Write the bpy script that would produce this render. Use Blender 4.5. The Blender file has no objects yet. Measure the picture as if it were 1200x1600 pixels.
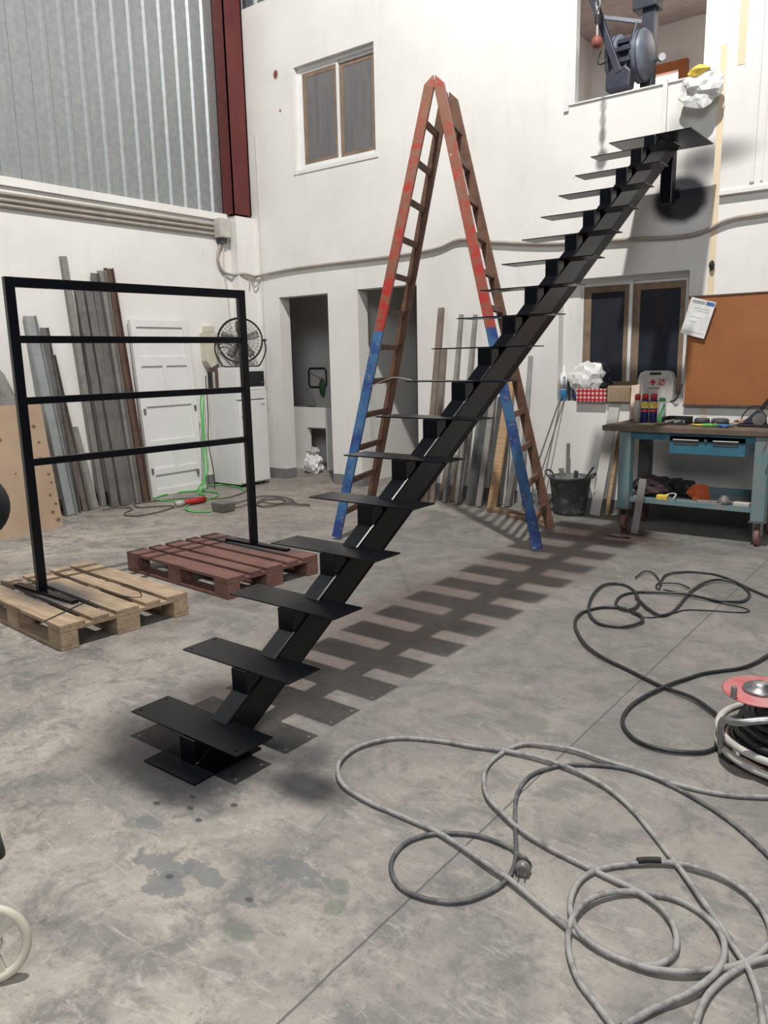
import bpy, bmesh, math, random
from mathutils import Vector, Matrix, noise
random.seed(7)
S = bpy.context.scene
COL = S.collection

# ------------------------------------------------------------------ camera
YAW, PITCH, ROLL, HC = 0.6585, 0.1941, -0.0215, 1.5
fw = Vector((-math.sin(YAW)*math.cos(PITCH), math.cos(YAW)*math.cos(PITCH), -math.sin(PITCH)))
r0 = Vector((math.cos(YAW), math.sin(YAW), 0)); u0 = r0.cross(fw)
rt = math.cos(ROLL)*r0 + math.sin(ROLL)*u0
up = -math.sin(ROLL)*r0 + math.cos(ROLL)*u0
cam = bpy.data.cameras.new('camera'); camo = bpy.data.objects.new('camera', cam); COL.objects.link(camo)
m = Matrix((rt, up, -fw)).transposed().to_4x4(); m.translation = Vector((0, 0, HC)); camo.matrix_world = m
cam.sensor_fit = 'VERTICAL'; cam.sensor_height = 36; cam.lens = 1214.6/1600*36; cam.clip_end = 200
S.camera = camo

# ------------------------------------------------------------------ world, lamp and fill lights, exposure
w = bpy.data.worlds.new('world'); S.world = w; w.use_nodes = True
w.node_tree.nodes['Background'].inputs[0].default_value = (0.86, 0.92, 1.0, 1)
w.node_tree.nodes['Background'].inputs[1].default_value = 0.06
def light(name, kind, loc, energy, color, size=0.2, target=None):
    l = bpy.data.lights.new(name, kind); l.energy = energy; l.color = color
    if kind == 'AREA': l.shape = 'DISK'; l.size = size
    else: l.shadow_soft_size = size
    o = bpy.data.objects.new(name, l); COL.objects.link(o); o.location = loc
    if target is not None:
        o.rotation_euler = (Vector(target)-Vector(loc)).to_track_quat('-Z', 'Y').to_euler()
    return o
light('hall_high_bay_lamp', 'POINT', (-1.57, 2.45, 9.1), 3350, (1.0, 0.97, 0.925), 0.12)
light('hall_fill_light', 'AREA', (3.0, -5.5, 6.6), 480, (0.95, 0.97, 1.0), 4.0, (-4, 6, 2.6))  # added soft fill behind the camera, for the hall's other lamps
light('upstairs_fill_light', 'POINT', (-2.4, 8.5, 4.7), 7, (1.0, 0.9, 0.85), 0.2)  # small added fill that brightens the room behind the high opening
S.view_settings.view_transform = 'Standard'; S.view_settings.look = 'None'
S.view_settings.gamma = 1; S.view_settings.use_curve_mapping = False
S.view_settings.exposure = 0.0

# ------------------------------------------------------------------ materials
def nodes(name):
    mt = bpy.data.materials.new(name); mt.use_nodes = True
    nt = mt.node_tree; return mt, nt, nt.nodes['Principled BSDF']
def N(nt, t, **k):
    n = nt.nodes.new(t)
    for a, v in k.items(): setattr(n, a, v)
    return n
def noise_f(nt, vec, scale, detail=4, lo=.4, hi=.6, rough=.6, dist=0):
    n = N(nt, 'ShaderNodeTexNoise'); n.inputs['Scale'].default_value = scale; n.inputs['Detail'].default_value = detail
    n.inputs['Roughness'].default_value = rough; n.inputs['Distortion'].default_value = dist
    nt.links.new(vec, n.inputs['Vector'])
    r = N(nt, 'ShaderNodeMapRange'); r.inputs[1].default_value = lo; r.inputs[2].default_value = hi
    nt.links.new(n.outputs[0], r.inputs[0]); return r.outputs[0]
def mixc(nt, fac, a, b):
    x = N(nt, 'ShaderNodeMix', data_type='RGBA')
    for s, v in ((x.inputs[6], a), (x.inputs[7], b)):
        if isinstance(v, tuple): s.default_value = (*v[:3], 1)
        else: nt.links.new(v, s)
    if isinstance(fac, (int, float)): x.inputs[0].default_value = fac
    else: nt.links.new(fac, x.inputs[0])
    return x.outputs[2]
def math_(nt, op, a, b=None, clamp=False):
    x = N(nt, 'ShaderNodeMath', operation=op); x.use_clamp = clamp
    for i, v in enumerate((a, b)):
        if v is None: continue
        if isinstance(v, (int, float)): x.inputs[i].default_value = v
        else: nt.links.new(v, x.inputs[i])
    return x.outputs[0]
def wpos(nt): return N(nt, 'ShaderNodeNewGeometry').outputs['Position']
def opos(nt): return N(nt, 'ShaderNodeTexCoord').outputs['Object']
def blot(nt, pos, c, r, soft=.5, wob=.0, wscale=6):
    """1 inside an ellipsoid mark at c, 0 outside"""
    v = N(nt, 'ShaderNodeVectorMath', operation='SUBTRACT'); nt.links.new(pos, v.inputs[0]); v.inputs[1].default_value = c
    d = N(nt, 'ShaderNodeVectorMath', operation='DIVIDE'); nt.links.new(v.outputs[0], d.inputs[0]); d.inputs[1].default_value = r
    l = N(nt, 'ShaderNodeVectorMath', operation='LENGTH'); nt.links.new(d.outputs[0], l.inputs[0])
    o = l.outputs['Value']
    if wob:
        n = noise_f(nt, pos, wscale, 3, 0, 1); o = math_(nt, 'ADD', o, math_(nt, 'MULTIPLY', math_(nt, 'SUBTRACT', n, .5), wob))
    rr = N(nt, 'ShaderNodeMapRange', interpolation_type='SMOOTHSTEP'); rr.inputs[1].default_value = 1+soft; rr.inputs[2].default_value = max(0, 1-soft)
    nt.links.new(o, rr.inputs[0]); return rr.outputs[0]
def bump(nt, p, h, strength=.3, dist=.01):
    b = N(nt, 'ShaderNodeBump'); b.inputs['Strength'].default_value = strength; b.inputs['Distance'].default_value = dist
    nt.links.new(h, b.inputs['Height']); nt.links.new(b.outputs[0], p.inputs['Normal'])
def setc(nt, p, c):
    if isinstance(c, tuple): p.inputs['Base Color'].default_value = (*c[:3], 1)
    else: nt.links.new(c, p.inputs['Base Color'])
def mat(name, c, rough=.5, metal=0, c2=None, scale=8, lo=.4, hi=.62, bs=0, spec=.5, stretch=None, alpha=None):
    mt, nt, p = nodes(name); p.inputs['Roughness'].default_value = rough; p.inputs['Metallic'].default_value = metal
    p.inputs['Specular IOR Level'].default_value = spec
    v = opos(nt)
    if stretch:
        mp = N(nt, 'ShaderNodeMapping'); mp.inputs['Scale'].default_value = stretch; nt.links.new(v, mp.inputs[0]); v = mp.outputs[0]
    if c2 is None: c2 = tuple(x*.8 for x in c)
    f = noise_f(nt, v, scale, 5, lo, hi)
    setc(nt, p, mixc(nt, f, c, c2))
    if bs: bump(nt, p, f, bs)
    if alpha is not None: p.inputs['Alpha'].default_value = alpha
    return mt
def emis(name, c, s):
    mt, nt, p = nodes(name); setc(nt, p, c); p.inputs['Emission Color'].default_value = (*c, 1); p.inputs['Emission Strength'].default_value = s
    return mt
M = {}
# concrete floor
def floor_mat():
    mt, nt, p = nodes('concrete_floor'); pos = wpos(nt)
    a = noise_f(nt, pos, 1.4, 6, .38, .60, .68, .8)
    c = mixc(nt, a, (.225, .212, .198), (.40, .365, .32))
    b = noise_f(nt, pos, 5.5, 9, .48, .60, .74, .6)
    c = mixc(nt, math_(nt, 'MULTIPLY', b, .62), c, (.115, .115, .113))
    d = noise_f(nt, pos, 9, 10, .52, .66, .80, .35)
    c = mixc(nt, math_(nt, 'MULTIPLY', d, .55), c, (.56, .51, .44))
    # wiped scratches
    mp = N(nt, 'ShaderNodeMapping'); mp.inputs['Rotation'].default_value = (0, 0, .6); mp.inputs['Scale'].default_value = (3.5, 16, 1)
    nt.links.new(pos, mp.inputs[0])
    e = noise_f(nt, mp.outputs[0], 1.2, 8, .55, .66, .75, 2.0)
    c = mixc(nt, math_(nt, 'MULTIPLY', e, .6), c, (.52, .49, .45))
    e2 = noise_f(nt, pos, 45, 6, .54, .68, .7)
    c = mixc(nt, math_(nt, 'MULTIPLY', e2, .45), c, (.10, .097, .092))
    # green-grey paint remains
    g = noise_f(nt, pos, 6.5, 6, .66, .68, .6, .5)
    c = mixc(nt, math_(nt, 'MULTIPLY', g, .6), c, (.15, .17, .145))
    for cc, rr in (((-1.85, 1.26, 0), (.10, .05, 1)), ((-1.72, 1.30, 0), (.09, .035, 1)), ((-1.77, 1.2, 0), (.07, .05, 1)), ((-1.5, 1.47, 0), (.11, .045, 1)), ((-2.08, 1.36, 0), (.05, .03, 1)), ((-1.55, 1.3, 0), (.05, .03, 1))):
        c = mixc(nt, math_(nt, 'MULTIPLY', blot(nt, pos, cc, rr, .10, 2.6, 16), .75), c, (.15, .16, .162))
    for cc, rr in (((-1.35, 1.49, 0), (.04, .03, 1)), ((-1.39, 2.72, 0), (.10, .09, 1)), ((-1.45, 1.2, 0), (.05, .03, 1)), ((-1.3, 1.42, 0), (.03, .03, 1))):
        c = mixc(nt, math_(nt, 'MULTIPLY', blot(nt, pos, cc, rr, .2, 1.2, 14), .6), c, (.13, .16, .12))
    for cc in ((-1.79, 1.23, 0), (-1.52, 1.3, 0), (-2.03, 1.5, 0), (-2.15, 1.45, 0), (-1.95, 1.47, 0), (-1.92, 1.6, 0), (-2.08, 1.55, 0)):
        c = mixc(nt, blot(nt, pos, cc, (.014, .010, 1), .3, .3, 30), c, (.06, .06, .06))
    # darker zones to the right and far back
    c = mixc(nt, math_(nt, 'MULTIPLY', blot(nt, pos, (-1.4, 5.2, 0), (3.6, 3.4, 5), .45, .6, 1), .62), c, (.125, .12, .115))
    c = mixc(nt, math_(nt, 'MULTIPLY', blot(nt, pos, (-6.6, 6.3, 0), (1.6, 2.2, 5), .5, .5, 1), .35), c, (.19, .15, .12))
    # black paint overspray round the stair foot; core also deepens the first tread's shadow
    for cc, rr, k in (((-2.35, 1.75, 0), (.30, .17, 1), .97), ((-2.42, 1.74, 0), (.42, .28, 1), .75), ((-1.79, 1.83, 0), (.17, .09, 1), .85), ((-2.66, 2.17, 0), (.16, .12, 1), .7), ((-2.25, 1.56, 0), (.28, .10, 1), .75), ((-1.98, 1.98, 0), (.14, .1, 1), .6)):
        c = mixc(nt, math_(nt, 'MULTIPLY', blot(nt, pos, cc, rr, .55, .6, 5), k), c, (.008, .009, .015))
    # rusty brown dust tint deepening the stair shadow; dark brown patch near the ladder
    c = mixc(nt, math_(nt, 'MULTIPLY', blot(nt, pos, (-2.55, 4.2, 0), (.42, 2.2, 1), .5, .5, 2), .55), c, (.10, .058, .044))
    c = mixc(nt, math_(nt, 'MULTIPLY', blot(nt, pos, (-2.45, 6.2, 0), (.5, .3, 1), .4, .9, 4), .85), c, (.06, .032, .024))
    # expansion joint
    sx = N(nt, 'ShaderNodeSeparateXYZ'); nt.links.new(pos, sx.inputs[0])
    wv = math_(nt, 'ADD', sx.outputs[0], math_(nt, 'MULTIPLY', noise_f(nt, pos, 9, 3, 0, 1), .008))
    j = math_(nt, 'LESS_THAN', math_(nt, 'ABSOLUTE', math_(nt, 'ADD', wv, 1.149)), .0035)
    c = mixc(nt, math_(nt, 'MULTIPLY', j, .8), c, (.07, .07, .075))
    setc(nt, p, c)
    rg = N(nt, 'ShaderNodeMapRange'); nt.links.new(a, rg.inputs[0]); rg.inputs[3].default_value = .42; rg.inputs[4].default_value = .7
    nt.links.new(rg.outputs[0], p.inputs['Roughness']); bump(nt, p, math_(nt, 'ADD', d, math_(nt, 'MULTIPLY', j, -4)), .12, .004)
    return mt
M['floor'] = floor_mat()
def wall_mat(stain=True):
    mt, nt, p = nodes('white_wall_paint' if stain else 'white_plaster'); pos = wpos(nt)
    c = mixc(nt, noise_f(nt, pos, 1.2, 5, .4, .65), (.76, .745, .715), (.70, .68, .65))
    mp = N(nt, 'ShaderNodeMapping'); mp.inputs['Scale'].default_value = (3, 3, .4); nt.links.new(pos, mp.inputs[0])
    c = mixc(nt, math_(nt, 'MULTIPLY', noise_f(nt, mp.outputs[0], 3, 6, .58, .75), .22), c, (.50, .47, .43))
    c = mixc(nt, math_(nt, 'MULTIPLY', noise_f(nt, pos, 14, 4, .70, .74), .35), c, (.35, .31, .27))
    if stain:
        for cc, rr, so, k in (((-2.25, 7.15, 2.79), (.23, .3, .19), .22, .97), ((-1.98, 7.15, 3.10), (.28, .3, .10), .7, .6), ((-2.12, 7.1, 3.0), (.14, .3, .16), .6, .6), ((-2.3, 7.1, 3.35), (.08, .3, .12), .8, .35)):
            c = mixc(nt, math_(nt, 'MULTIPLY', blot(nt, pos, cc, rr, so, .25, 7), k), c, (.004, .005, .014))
        for cc, rr in (((-7.0, 7.15, 4.8), (.035, .3, .05)), ((-6.95, 7.15, 4.4), (.012, .3, .02)), ((-6.4, 7.15, 4.3), (.01, .3, .02))):
            c = mixc(nt, blot(nt, pos, cc, rr, .3, .4, 20), c, (.22, .06, .03))
    setc(nt, p, c); p.inputs['Roughness'].default_value = .75
    bump(nt, p, noise_f(nt, pos, 30, 4, .3, .7), .06, .004)
    return mt
M['wall'] = wall_mat()
M['plaster'] = wall_mat(False)
M['skirt'] = mat('grey_skirting_paint', (.20, .20, .20), .7, 0, (.15, .145, .14), 5)
M['galv'] = mat('galvanised_sheet', (.38, .40, .40), .50, .75, (.31, .33, .33), 14, .35, .7)
M['redsteel'] = mat('red_oxide_steel', (.11, .018, .016), .55, 0, (.085, .012, .012), 4)
M['alu'] = mat('white_aluminium', (.74, .74, .73), .35, 0, (.68, .68, .67), 5)
M['glass_dark'] = mat('dark_glass', (.022, .026, .034), .08, 0, (.028, .032, .04), 2.5, spec=.6)
M['glass_grey'] = mat('greyish_glass', (.15, .14, .14), .12, 0, (.11, .105, .105), 3, .3, .7, spec=.6, stretch=(6, 1, .6))
M['kraft'] = mat('brown_masking_paper', (.24, .17, .115), .8, 0, (.17, .12, .085), 6)
M['black'] = mat('black_steel_paint', (.002, .0022, .004), .30, 0, (.0035, .004, .006), 30, spec=.32)
M['blackmat'] = mat('matt_black', (.010, .010, .012), .6, 0, (.018, .018, .02), 20)
M['rubber'] = mat('black_rubber', (.02, .02, .022), .65, 0, (.05, .05, .052), 40, .5, .75)
M['cable_black'] = mat('dusty_black_rubber', (.016, .017, .021), .42, 0, (.06, .06, .066), 60, .5, .8)
M['cable_grey'] = mat('dusty_grey_hose', (.33, .32, .31), .6, 0, (.13, .128, .128), 25, .45, .7)
M['cable_mid'] = mat('dark_grey_dusty_cable', (.075, .076, .082), .6, 0, (.16, .16, .16), 22, .45, .65)
M['steel'] = mat('bare_steel', (.42, .42, .43), .38, .9, (.3, .3, .31), 20)
M['wood'] = mat('pine_wood', (.47, .31, .175), .75, 0, (.32, .20, .11), 3, .35, .65, .1, stretch=(1.5, 14, 14))
M['wood_dirty'] = mat('weathered_wood', (.30, .20, .13), .8, 0, (.18, .12, .08), 4, .35, .65, .1, stretch=(1, 8, 8))
M['wood_brown'] = mat('old_brown_wood', (.17, .085, .05), .7, 0, (.10, .05, .032), 9, .35, .65, .1)
M['red'] = mat('red_plastic', (.45, .03, .03), .45, 0, (.35, .02, .02), 6)
M['cream'] = mat('cream_plastic', (.62, .58, .48), .5, 0, (.5, .46, .38), 6)
M['white'] = mat('white_enamel', (.74, .74, .73), .3, 0, (.70, .70, .69), 2)
M['whitegrey'] = mat('grey_white_plastic', (.52, .50, .46), .5, 0, (.42, .40, .37), 4)
M['bag'] = mat('white_plastic_bag', (.78, .78, .76), .4, 0, (.68, .68, .67), 9, bs=.2)
M['blue'] = mat('teal_blue_steel', (.045, .17, .24), .5, 0, (.03, .11, .16), 7, .4, .65)
M['bluegreen'] = mat('worn_blue_green_steel', (.12, .22, .24), .6, 0, (.20, .22, .21), 7, .4, .65)
M['navy'] = mat('navy_cloth', (.02, .04, .12), .8)
M['card'] = mat('cardboard', (.33, .24, .15), .85, 0, (.25, .18, .11), 5)
M['orange'] = mat('orange_plastic', (.62, .12, .03), .5, 0, (.5, .09, .02), 5)
M['yellow'] = mat('yellow_plastic', (.75, .55, .08), .5)
M['green'] = mat('green_plastic', (.04, .35, .07), .5)
M['hosegreen'] = mat('green_rubber_hose', (.10, .52, .11), .45, 0, (.07, .40, .08), 9)
M['cord_brown'] = mat('brown_grey_cord', (.11, .09, .075), .7)
M['hardboard'] = mat('brown_hardboard', (.34, .13, .04), .7, 0, (.26, .095, .03), 2.2, .3, .7)
M['darkcloth'] = mat('dark_rag_cloth', (.03, .022, .025), .9, 0, (.05, .03, .03), 12, bs=.3)
M['tarp'] = mat('grey_tarpaulin', (.28, .265, .25), .7, 0, (.19, .18, .17), 7, bs=.2)
M['paper'] = mat('white_paper', (.78, .78, .76), .8)
M['printgrey'] = mat('grey_print', (.35, .36, .38), .8)
M['printblue'] = mat('blue_print', (.06, .16, .35), .7)
M['ply'] = mat('plywood', (.50, .33, .18), .75, 0, (.42, .27, .145), 1.5, .35, .65, stretch=(1, 1, 3))
M['bench_wood'] = mat('oily_bench_wood', (.17, .125, .09), .6, 0, (.09, .065, .05), 6, .35, .65)
M['hoistblue'] = mat('blue_grey_hoist_paint', (.16, .18, .23), .45, 0, (.10, .115, .15), 6)
M['hoistdark'] = mat('dark_blue_hoist_steel', (.025, .03, .05), .5, 0, (.04, .045, .06), 8)
M['rusty'] = mat('rusty_steel', (.13, .075, .055), .75, 0, (.085, .055, .045), 7)
M['tape'] = mat('yellowed_tape', (.72, .60, .42), .8, 0, (.68, .58, .43), 5)
M['trimwood'] = mat('orange_varnished_wood', (.42, .15, .05), .5)
M['roomceil'] = mat('ceiling_tiles', (.50, .42, .40), .9)
M['conduit'] = mat('grey_beige_conduit', (.36, .32, .28), .6, 0, (.30, .27, .24), 7)
M['conduit_white'] = mat('painted_white_conduit', (.62, .59, .55), .6)
M['window_light'] = emis('bright_window_light', (1, .97, .92), 2.2)
M['bucket'] = mat('plaster_stained_rubber', (.045, .05, .052), .75, 0, (.16, .17, .17), 11, .5, .7, .15)
M['brownred'] = mat('brown_red_wheel', (.20, .10, .085), .6)
M['flap'] = mat('clear_polythene', (.6, .62, .62), .3, alpha=.5)

# stile paint: red above, blue below a height (in the ladder's own metres)
def stile_mat(split):
    mt, nt, p = nodes('worn_red_blue_ladder_paint'); pos = opos(nt)
    sx = N(nt, 'ShaderNodeSeparateXYZ'); nt.links.new(pos, sx.inputs[0])
    f = math_(nt, 'GREATER_THAN', sx.outputs[2], split)
    redc = mixc(nt, noise_f(nt, pos, 9, 5, .42, .55), (.42, .03, .022), (.25, .10, .06))
    hi = N(nt, 'ShaderNodeMapRange'); hi.inputs[1].default_value = 2.0; hi.inputs[2].default_value = 3.0; nt.links.new(sx.outputs[2], hi.inputs[0])
    redc = mixc(nt, math_(nt, 'MULTIPLY', noise_f(nt, pos, 14, 5, .40, .60), hi.outputs[0]), redc, (.26, .13, .085))
    blue = mixc(nt, noise_f(nt, pos, 5, 4, .4, .6), (.025, .055, .21), (.055, .16, .32))
    blue = mixc(nt, math_(nt, 'MULTIPLY', noise_f(nt, pos, 26, 5, .60, .66), .7), blue, (.30, .22, .16))
    c = mixc(nt, f, blue, redc)
    c = mixc(nt, noise_f(nt, pos, 17, 4, .70, .73), c, (.72, .62, .55))
    setc(nt, p, c); p.inputs['Roughness'].default_value = .5; return mt
# pallet wood carrying black overspray at a spot
def pallet_mat(name, c1, c2, spot, rad):
    mt, nt, p = nodes(name); pos = wpos(nt); ob = opos(nt)
    mp = N(nt, 'ShaderNodeMapping'); mp.inputs['Scale'].default_value = (1.5, 13, 13); nt.links.new(ob, mp.inputs[0])
    c = mixc(nt, noise_f(nt, mp.outputs[0], 2.5, 6, .35, .65), c1, c2)
    c = mixc(nt, math_(nt, 'MULTIPLY', noise_f(nt, ob, 5, 4, .5, .7), .45), c, tuple(x*.45 for x in c2))
    c = mixc(nt, math_(nt, 'MULTIPLY', blot(nt, pos, spot, rad, .5, .4, 6), .88), c, (.05, .052, .065))
    setc(nt, p, c); p.inputs['Roughness'].default_value = .8; bump(nt, p, noise_f(nt, mp.outputs[0], 5, 4, .3, .7), .2, .003)
    return mt

# ------------------------------------------------------------------ mesh helper
class MB:
    def __init__(s): s.v = []; s.f = []; s.sm = []
    def add(s, vs, fs, smooth=False):
        o = len(s.v); s.v += [Vector(p) for p in vs]; s.f += [tuple(i+o for i in f) for f in fs]; s.sm += [smooth]*len(fs); return s
    def box(s, x0, x1, y0, y1, z0, z1, mx=None):
        vs = [Vector((x, y, z)) for z in (z0, z1) for y in (y0, y1) for x in (x0, x1)]
        if mx is not None: vs = [mx @ q for q in vs]
        return s.add(vs, [(0, 2, 3, 1), (4, 5, 7, 6), (0, 1, 5, 4), (2, 6, 7, 3), (0, 4, 6, 2), (1, 3, 7, 5)])
    def beam(s, a, b, side, ws, wd):
        a = Vector(a); b = Vector(b); d = (b-a).normalized(); side = Vector(side); side = (side-d*side.dot(d)).normalized(); n = d.cross(side)
        vs = []
        for e in (a, b):
            for i, j in ((-1, -1), (1, -1), (1, 1), (-1, 1)): vs.append(e+side*ws/2*i+n*wd/2*j)
        return s.add(vs, [(0, 3, 2, 1), (4, 5, 6, 7), (0, 1, 5, 4), (1, 2, 6, 5), (2, 3, 7, 6), (3, 0, 4, 7)])
    def cyl(s, a, b, r, r2=None, n=20, caps=True):
        a = Vector(a); b = Vector(b); d = (b-a).normalized(); r2 = r if r2 is None else r2
        t = Vector((0, 0, 1)) if abs(d.z) < .9 else Vector((1, 0, 0)); x = d.cross(t).normalized(); y = d.cross(x)
        vs = []
        for c, rr in ((a, r), (b, r2)):
            for i in range(n): q = 2*math.pi*i/n; vs.append(c+(x*math.cos(q)+y*math.sin(q))*rr)
        s.add(vs, [(i, i+n, (i+1) % n+n, (i+1) % n) for i in range(n)], True)
        if caps: s.add(vs[:n], [tuple(range(n))]); s.add(vs[n:], [tuple(range(n-1, -1, -1))])
        return s
    def lathe(s, c, prof, n=28, axis=None):
        c = Vector(c); ax = Vector(axis or (0, 0, 1)).normalized(); t = Vector((1, 0, 0)) if abs(ax.x) < .9 else Vector((0, 1, 0)); x = ax.cross(t).normalized(); y = ax.cross(x)
        vs = []; m = len(prof)
        for r, h in prof:
            for i in range(n): q = 2*math.pi*i/n; vs.append(c+ax*h+(x*math.cos(q)+y*math.sin(q))*r)
        fs = [(k*n+i, k*n+(i+1) % n, (k+1)*n+(i+1) % n, (k+1)*n+i) for k in range(m-1) for i in range(n)]
        return s.add(vs, fs, True)
    def tube(s, pts, r, n=8, closed=False, sub=4):
        P = [Vector(p) for p in pts]
        if sub > 1: P = spline(P, sub, closed)
        m = len(P); vs = []; prev = None
        for i in range(m):
            d = (P[(i+1) % m]-P[i-1]) if closed else (P[min(i+1, m-1)]-P[max(i-1, 0)])
            if d.length < 1e-9: d = Vector((1, 0, 0))
            d.normalize()
            x = prev if prev is not None else (Vector((0, 0, 1)) if abs(d.z) < .9 else Vector((1, 0, 0)))
            x = (x-d*x.dot(d)).normalized(); prev = x; y = d.cross(x)
            for k in range(n): q = 2*math.pi*k/n; vs.append(P[i]+(x*math.cos(q)+y*math.sin(q))*r)
        mm = m if closed else m-1
        s.add(vs, [(i*n+k, i*n+(k+1) % n, ((i+1) % m)*n+(k+1) % n, ((i+1) % m)*n+k) for i in range(mm) for k in range(n)], True)
        if not closed: s.add(vs[:n], [tuple(range(n-1, -1, -1))]); s.add(vs[-n:], [tuple(range(n))])
        return s
    def prism(s, poly, axis, t0, t1):
        """poly: 2D points, extruded along axis ('x','y','z') between t0 and t1"""
        f = {'x': lambda p, t: (t, p[0], p[1]), 'y': lambda p, t: (p[0], t, p[1]), 'z': lambda p, t: (p[0], p[1], t)}[axis]
        n = len(poly); vs = [f(p, t0) for p in poly]+[f(p, t1) for p in poly]
        return s.add(vs, [tuple(range(n-1, -1, -1)), tuple(range(n, 2*n))]+[(i, (i+1) % n, (i+1) % n+n, i+n) for i in range(n)])
    def lump(s, c, r, seed=0, amp=.25, freq=3, sub=3, zmin=None, smooth=None):
        b = bmesh.new(); bmesh.ops.create_icosphere(b, subdivisions=sub, radius=1); off = Vector((seed*3.1, seed*1.7, seed*.7)); vs = []
        for q in b.verts:
            d = q.co.normalized(); k = 1+amp*noise.noise(d*freq+off)+amp*.5*noise.noise(d*freq*2.7+off)-(amp*.45*(1-abs(noise.noise(d*freq*2.2+off*1.7))*3.0) if sub >= 4 and smooth else 0)
            p = Vector((c[0]+d.x*r[0]*k, c[1]+d.y*r[1]*k, c[2]+d.z*r[2]*k))
            if zmin is not None: p.z = max(p.z, zmin)
            vs.append(p)
        fs = [tuple(q.index for q in f.verts) for f in b.faces]; b.free(); return s.add(vs, fs, amp < .3 if smooth is None else smooth)
    def build(s, name, mt, parent=None, loc=None, bevel=0, origin=None):
        """world-space vertices; the object's origin goes to `origin` (default: parent's place)"""
        o = Vector(origin) if origin is not None else (parent_world(parent) if parent else base_of(s.v))
        me = bpy.data.meshes.new(name); me.from_pydata([p-o for p in s.v], [], s.f); me.update()
        b = bmesh.new(); b.from_mesh(me); bmesh.ops.recalc_face_normals(b, faces=b.faces); b.to_mesh(me); b.free()
        me.polygons.foreach_set('use_smooth', s.sm)
        mt = M[mt] if isinstance(mt, str) else mt; me.materials.append(mt)
        ob = bpy.data.objects.new(name, me); COL.objects.link(ob)
        if parent:
            ob.parent = parent; ob.location = o-parent_world(parent)
        else: ob.location = o
        if bevel:
            bv = ob.modifiers.new('bevel', 'BEVEL'); bv.width = bevel; bv.segments = 2; bv.limit_method = 'ANGLE'
        return ob
def base_of(v):
    xs = [p.x for p in v]; ys = [p.y for p in v]; zs = [p.z for p in v]
    return Vector(((min(xs)+max(xs))/2, (min(ys)+max(ys))/2, min(zs)))
def parent_world(p):
    v = Vector((0, 0, 0))
    while p is not None: v += Vector(p.location); p = p.parent
    return v
def spline(P, sub, closed=False):
    out = []; n = len(P)
    g = (lambda i: P[i % n]) if closed else (lambda i: P[max(0, min(n-1, i))])
    for i in range(n if closed else n-1):
        a, b, c, d = g(i-1), g(i), g(i+1), g(i+2)
        for k in range(sub):
            t = k/sub; out.append(.5*((2*b)+(c-a)*t+(2*a-5*b+4*c-d)*t*t+(3*b-a-3*c+d)*t**3))
    if not closed: out.append(P[-1])
    return out
def tag(o, label=None, cat=None, group=None, kind=None):
    if label: o['label'] = label
    if cat: o['category'] = cat
    if group: o['group'] = group
    if kind: o['kind'] = kind
    return o
def struct(o, label=None, cat=None):
    o['kind'] = 'structure'
    if label: o['label'] = label
    if cat: o['category'] = cat
    return o
def thing(name, loc, label, cat, group=None):
    e = bpy.data.objects.new(name, None); COL.objects.link(e); e.location = loc; e.empty_display_size = .1
    return tag(e, label, cat, group)
def text(body, name, mt, parent, origin, xdir, updir, size, align='CENTER', off=.001):
    c = bpy.data.curves.new(name, 'FONT'); c.body = body; c.size = size; c.align_x = align; c.align_y = 'CENTER'; c.extrude = .0004
    t = bpy.data.objects.new('tmp', c); COL.objects.link(t); dg = bpy.context.evaluated_depsgraph_get(); dg.update()
    me = bpy.data.meshes.new_from_object(t.evaluated_get(dg)); bpy.data.objects.remove(t)
    me.name = name; X = Vector(xdir).normalized(); Y = Vector(updir).normalized(); Z = X.cross(Y)
    mx = Matrix((X, Y, Z)).transposed().to_4x4(); mx.translation = Vector(origin)-parent_world(parent)+Z*off
    me.transform(mx); me.materials.clear(); me.materials.append(M[mt]); o = bpy.data.objects.new(name, me); COL.objects.link(o); o.parent = parent
    return o

# ================================================================== the setting
WY, XL = 7.15, -7.6
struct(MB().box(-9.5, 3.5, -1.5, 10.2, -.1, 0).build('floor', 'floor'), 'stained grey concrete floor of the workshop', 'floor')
def holed(name, x0, x1, z0, z1, y0, y1, holes, mt):
    xs = sorted({x0, x1, *[h[0] for h in holes], *[h[1] for h in holes]}); zs = sorted({z0, z1, *[h[2] for h in holes], *[h[3] for h in holes]})
    b = MB()
    for i in range(len(xs)-1):
        k = 0
        while k < len(zs)-1:
            def solid(kk):
                cx = (xs[i]+xs[i+1])/2; cz = (zs[kk]+zs[kk+1])/2
                return not any(h[0] < cx < h[1] and h[2] < cz < h[3] for h in holes)
            if not solid(k): k += 1; continue
            e = k
            while e+1 < len(zs)-1 and solid(e+1): e += 1
            b.box(xs[i], xs[i+1], y0, y1, zs[k], zs[e+1]); k = e+1
    return b.build(name, mt)
D1 = (-7.11, -6.305, 0, 2.28); D2 = (-5.85, -5.02, 0, 2.29); WL = (-3.35, -2.14, 1.06, 2.20); WU = (-6.715, -5.54, 3.695, 4.81); OP = (-3.285, -2.12, 3.735, 5.0)
struct(holed('wall_back', -7.7, 1.6, 0, 5.62, WY, WY+.18, [D1, D2, WL, WU, OP], 'wall'), 'white end wall with two doorways, two windows and a high opening', 'wall')
struct(MB().box(XL-.15, XL, -1.0, WY, 0, 3.27).build('wall_left', 'plaster'), 'white lower left wall under the corrugated cladding', 'wall')
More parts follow.
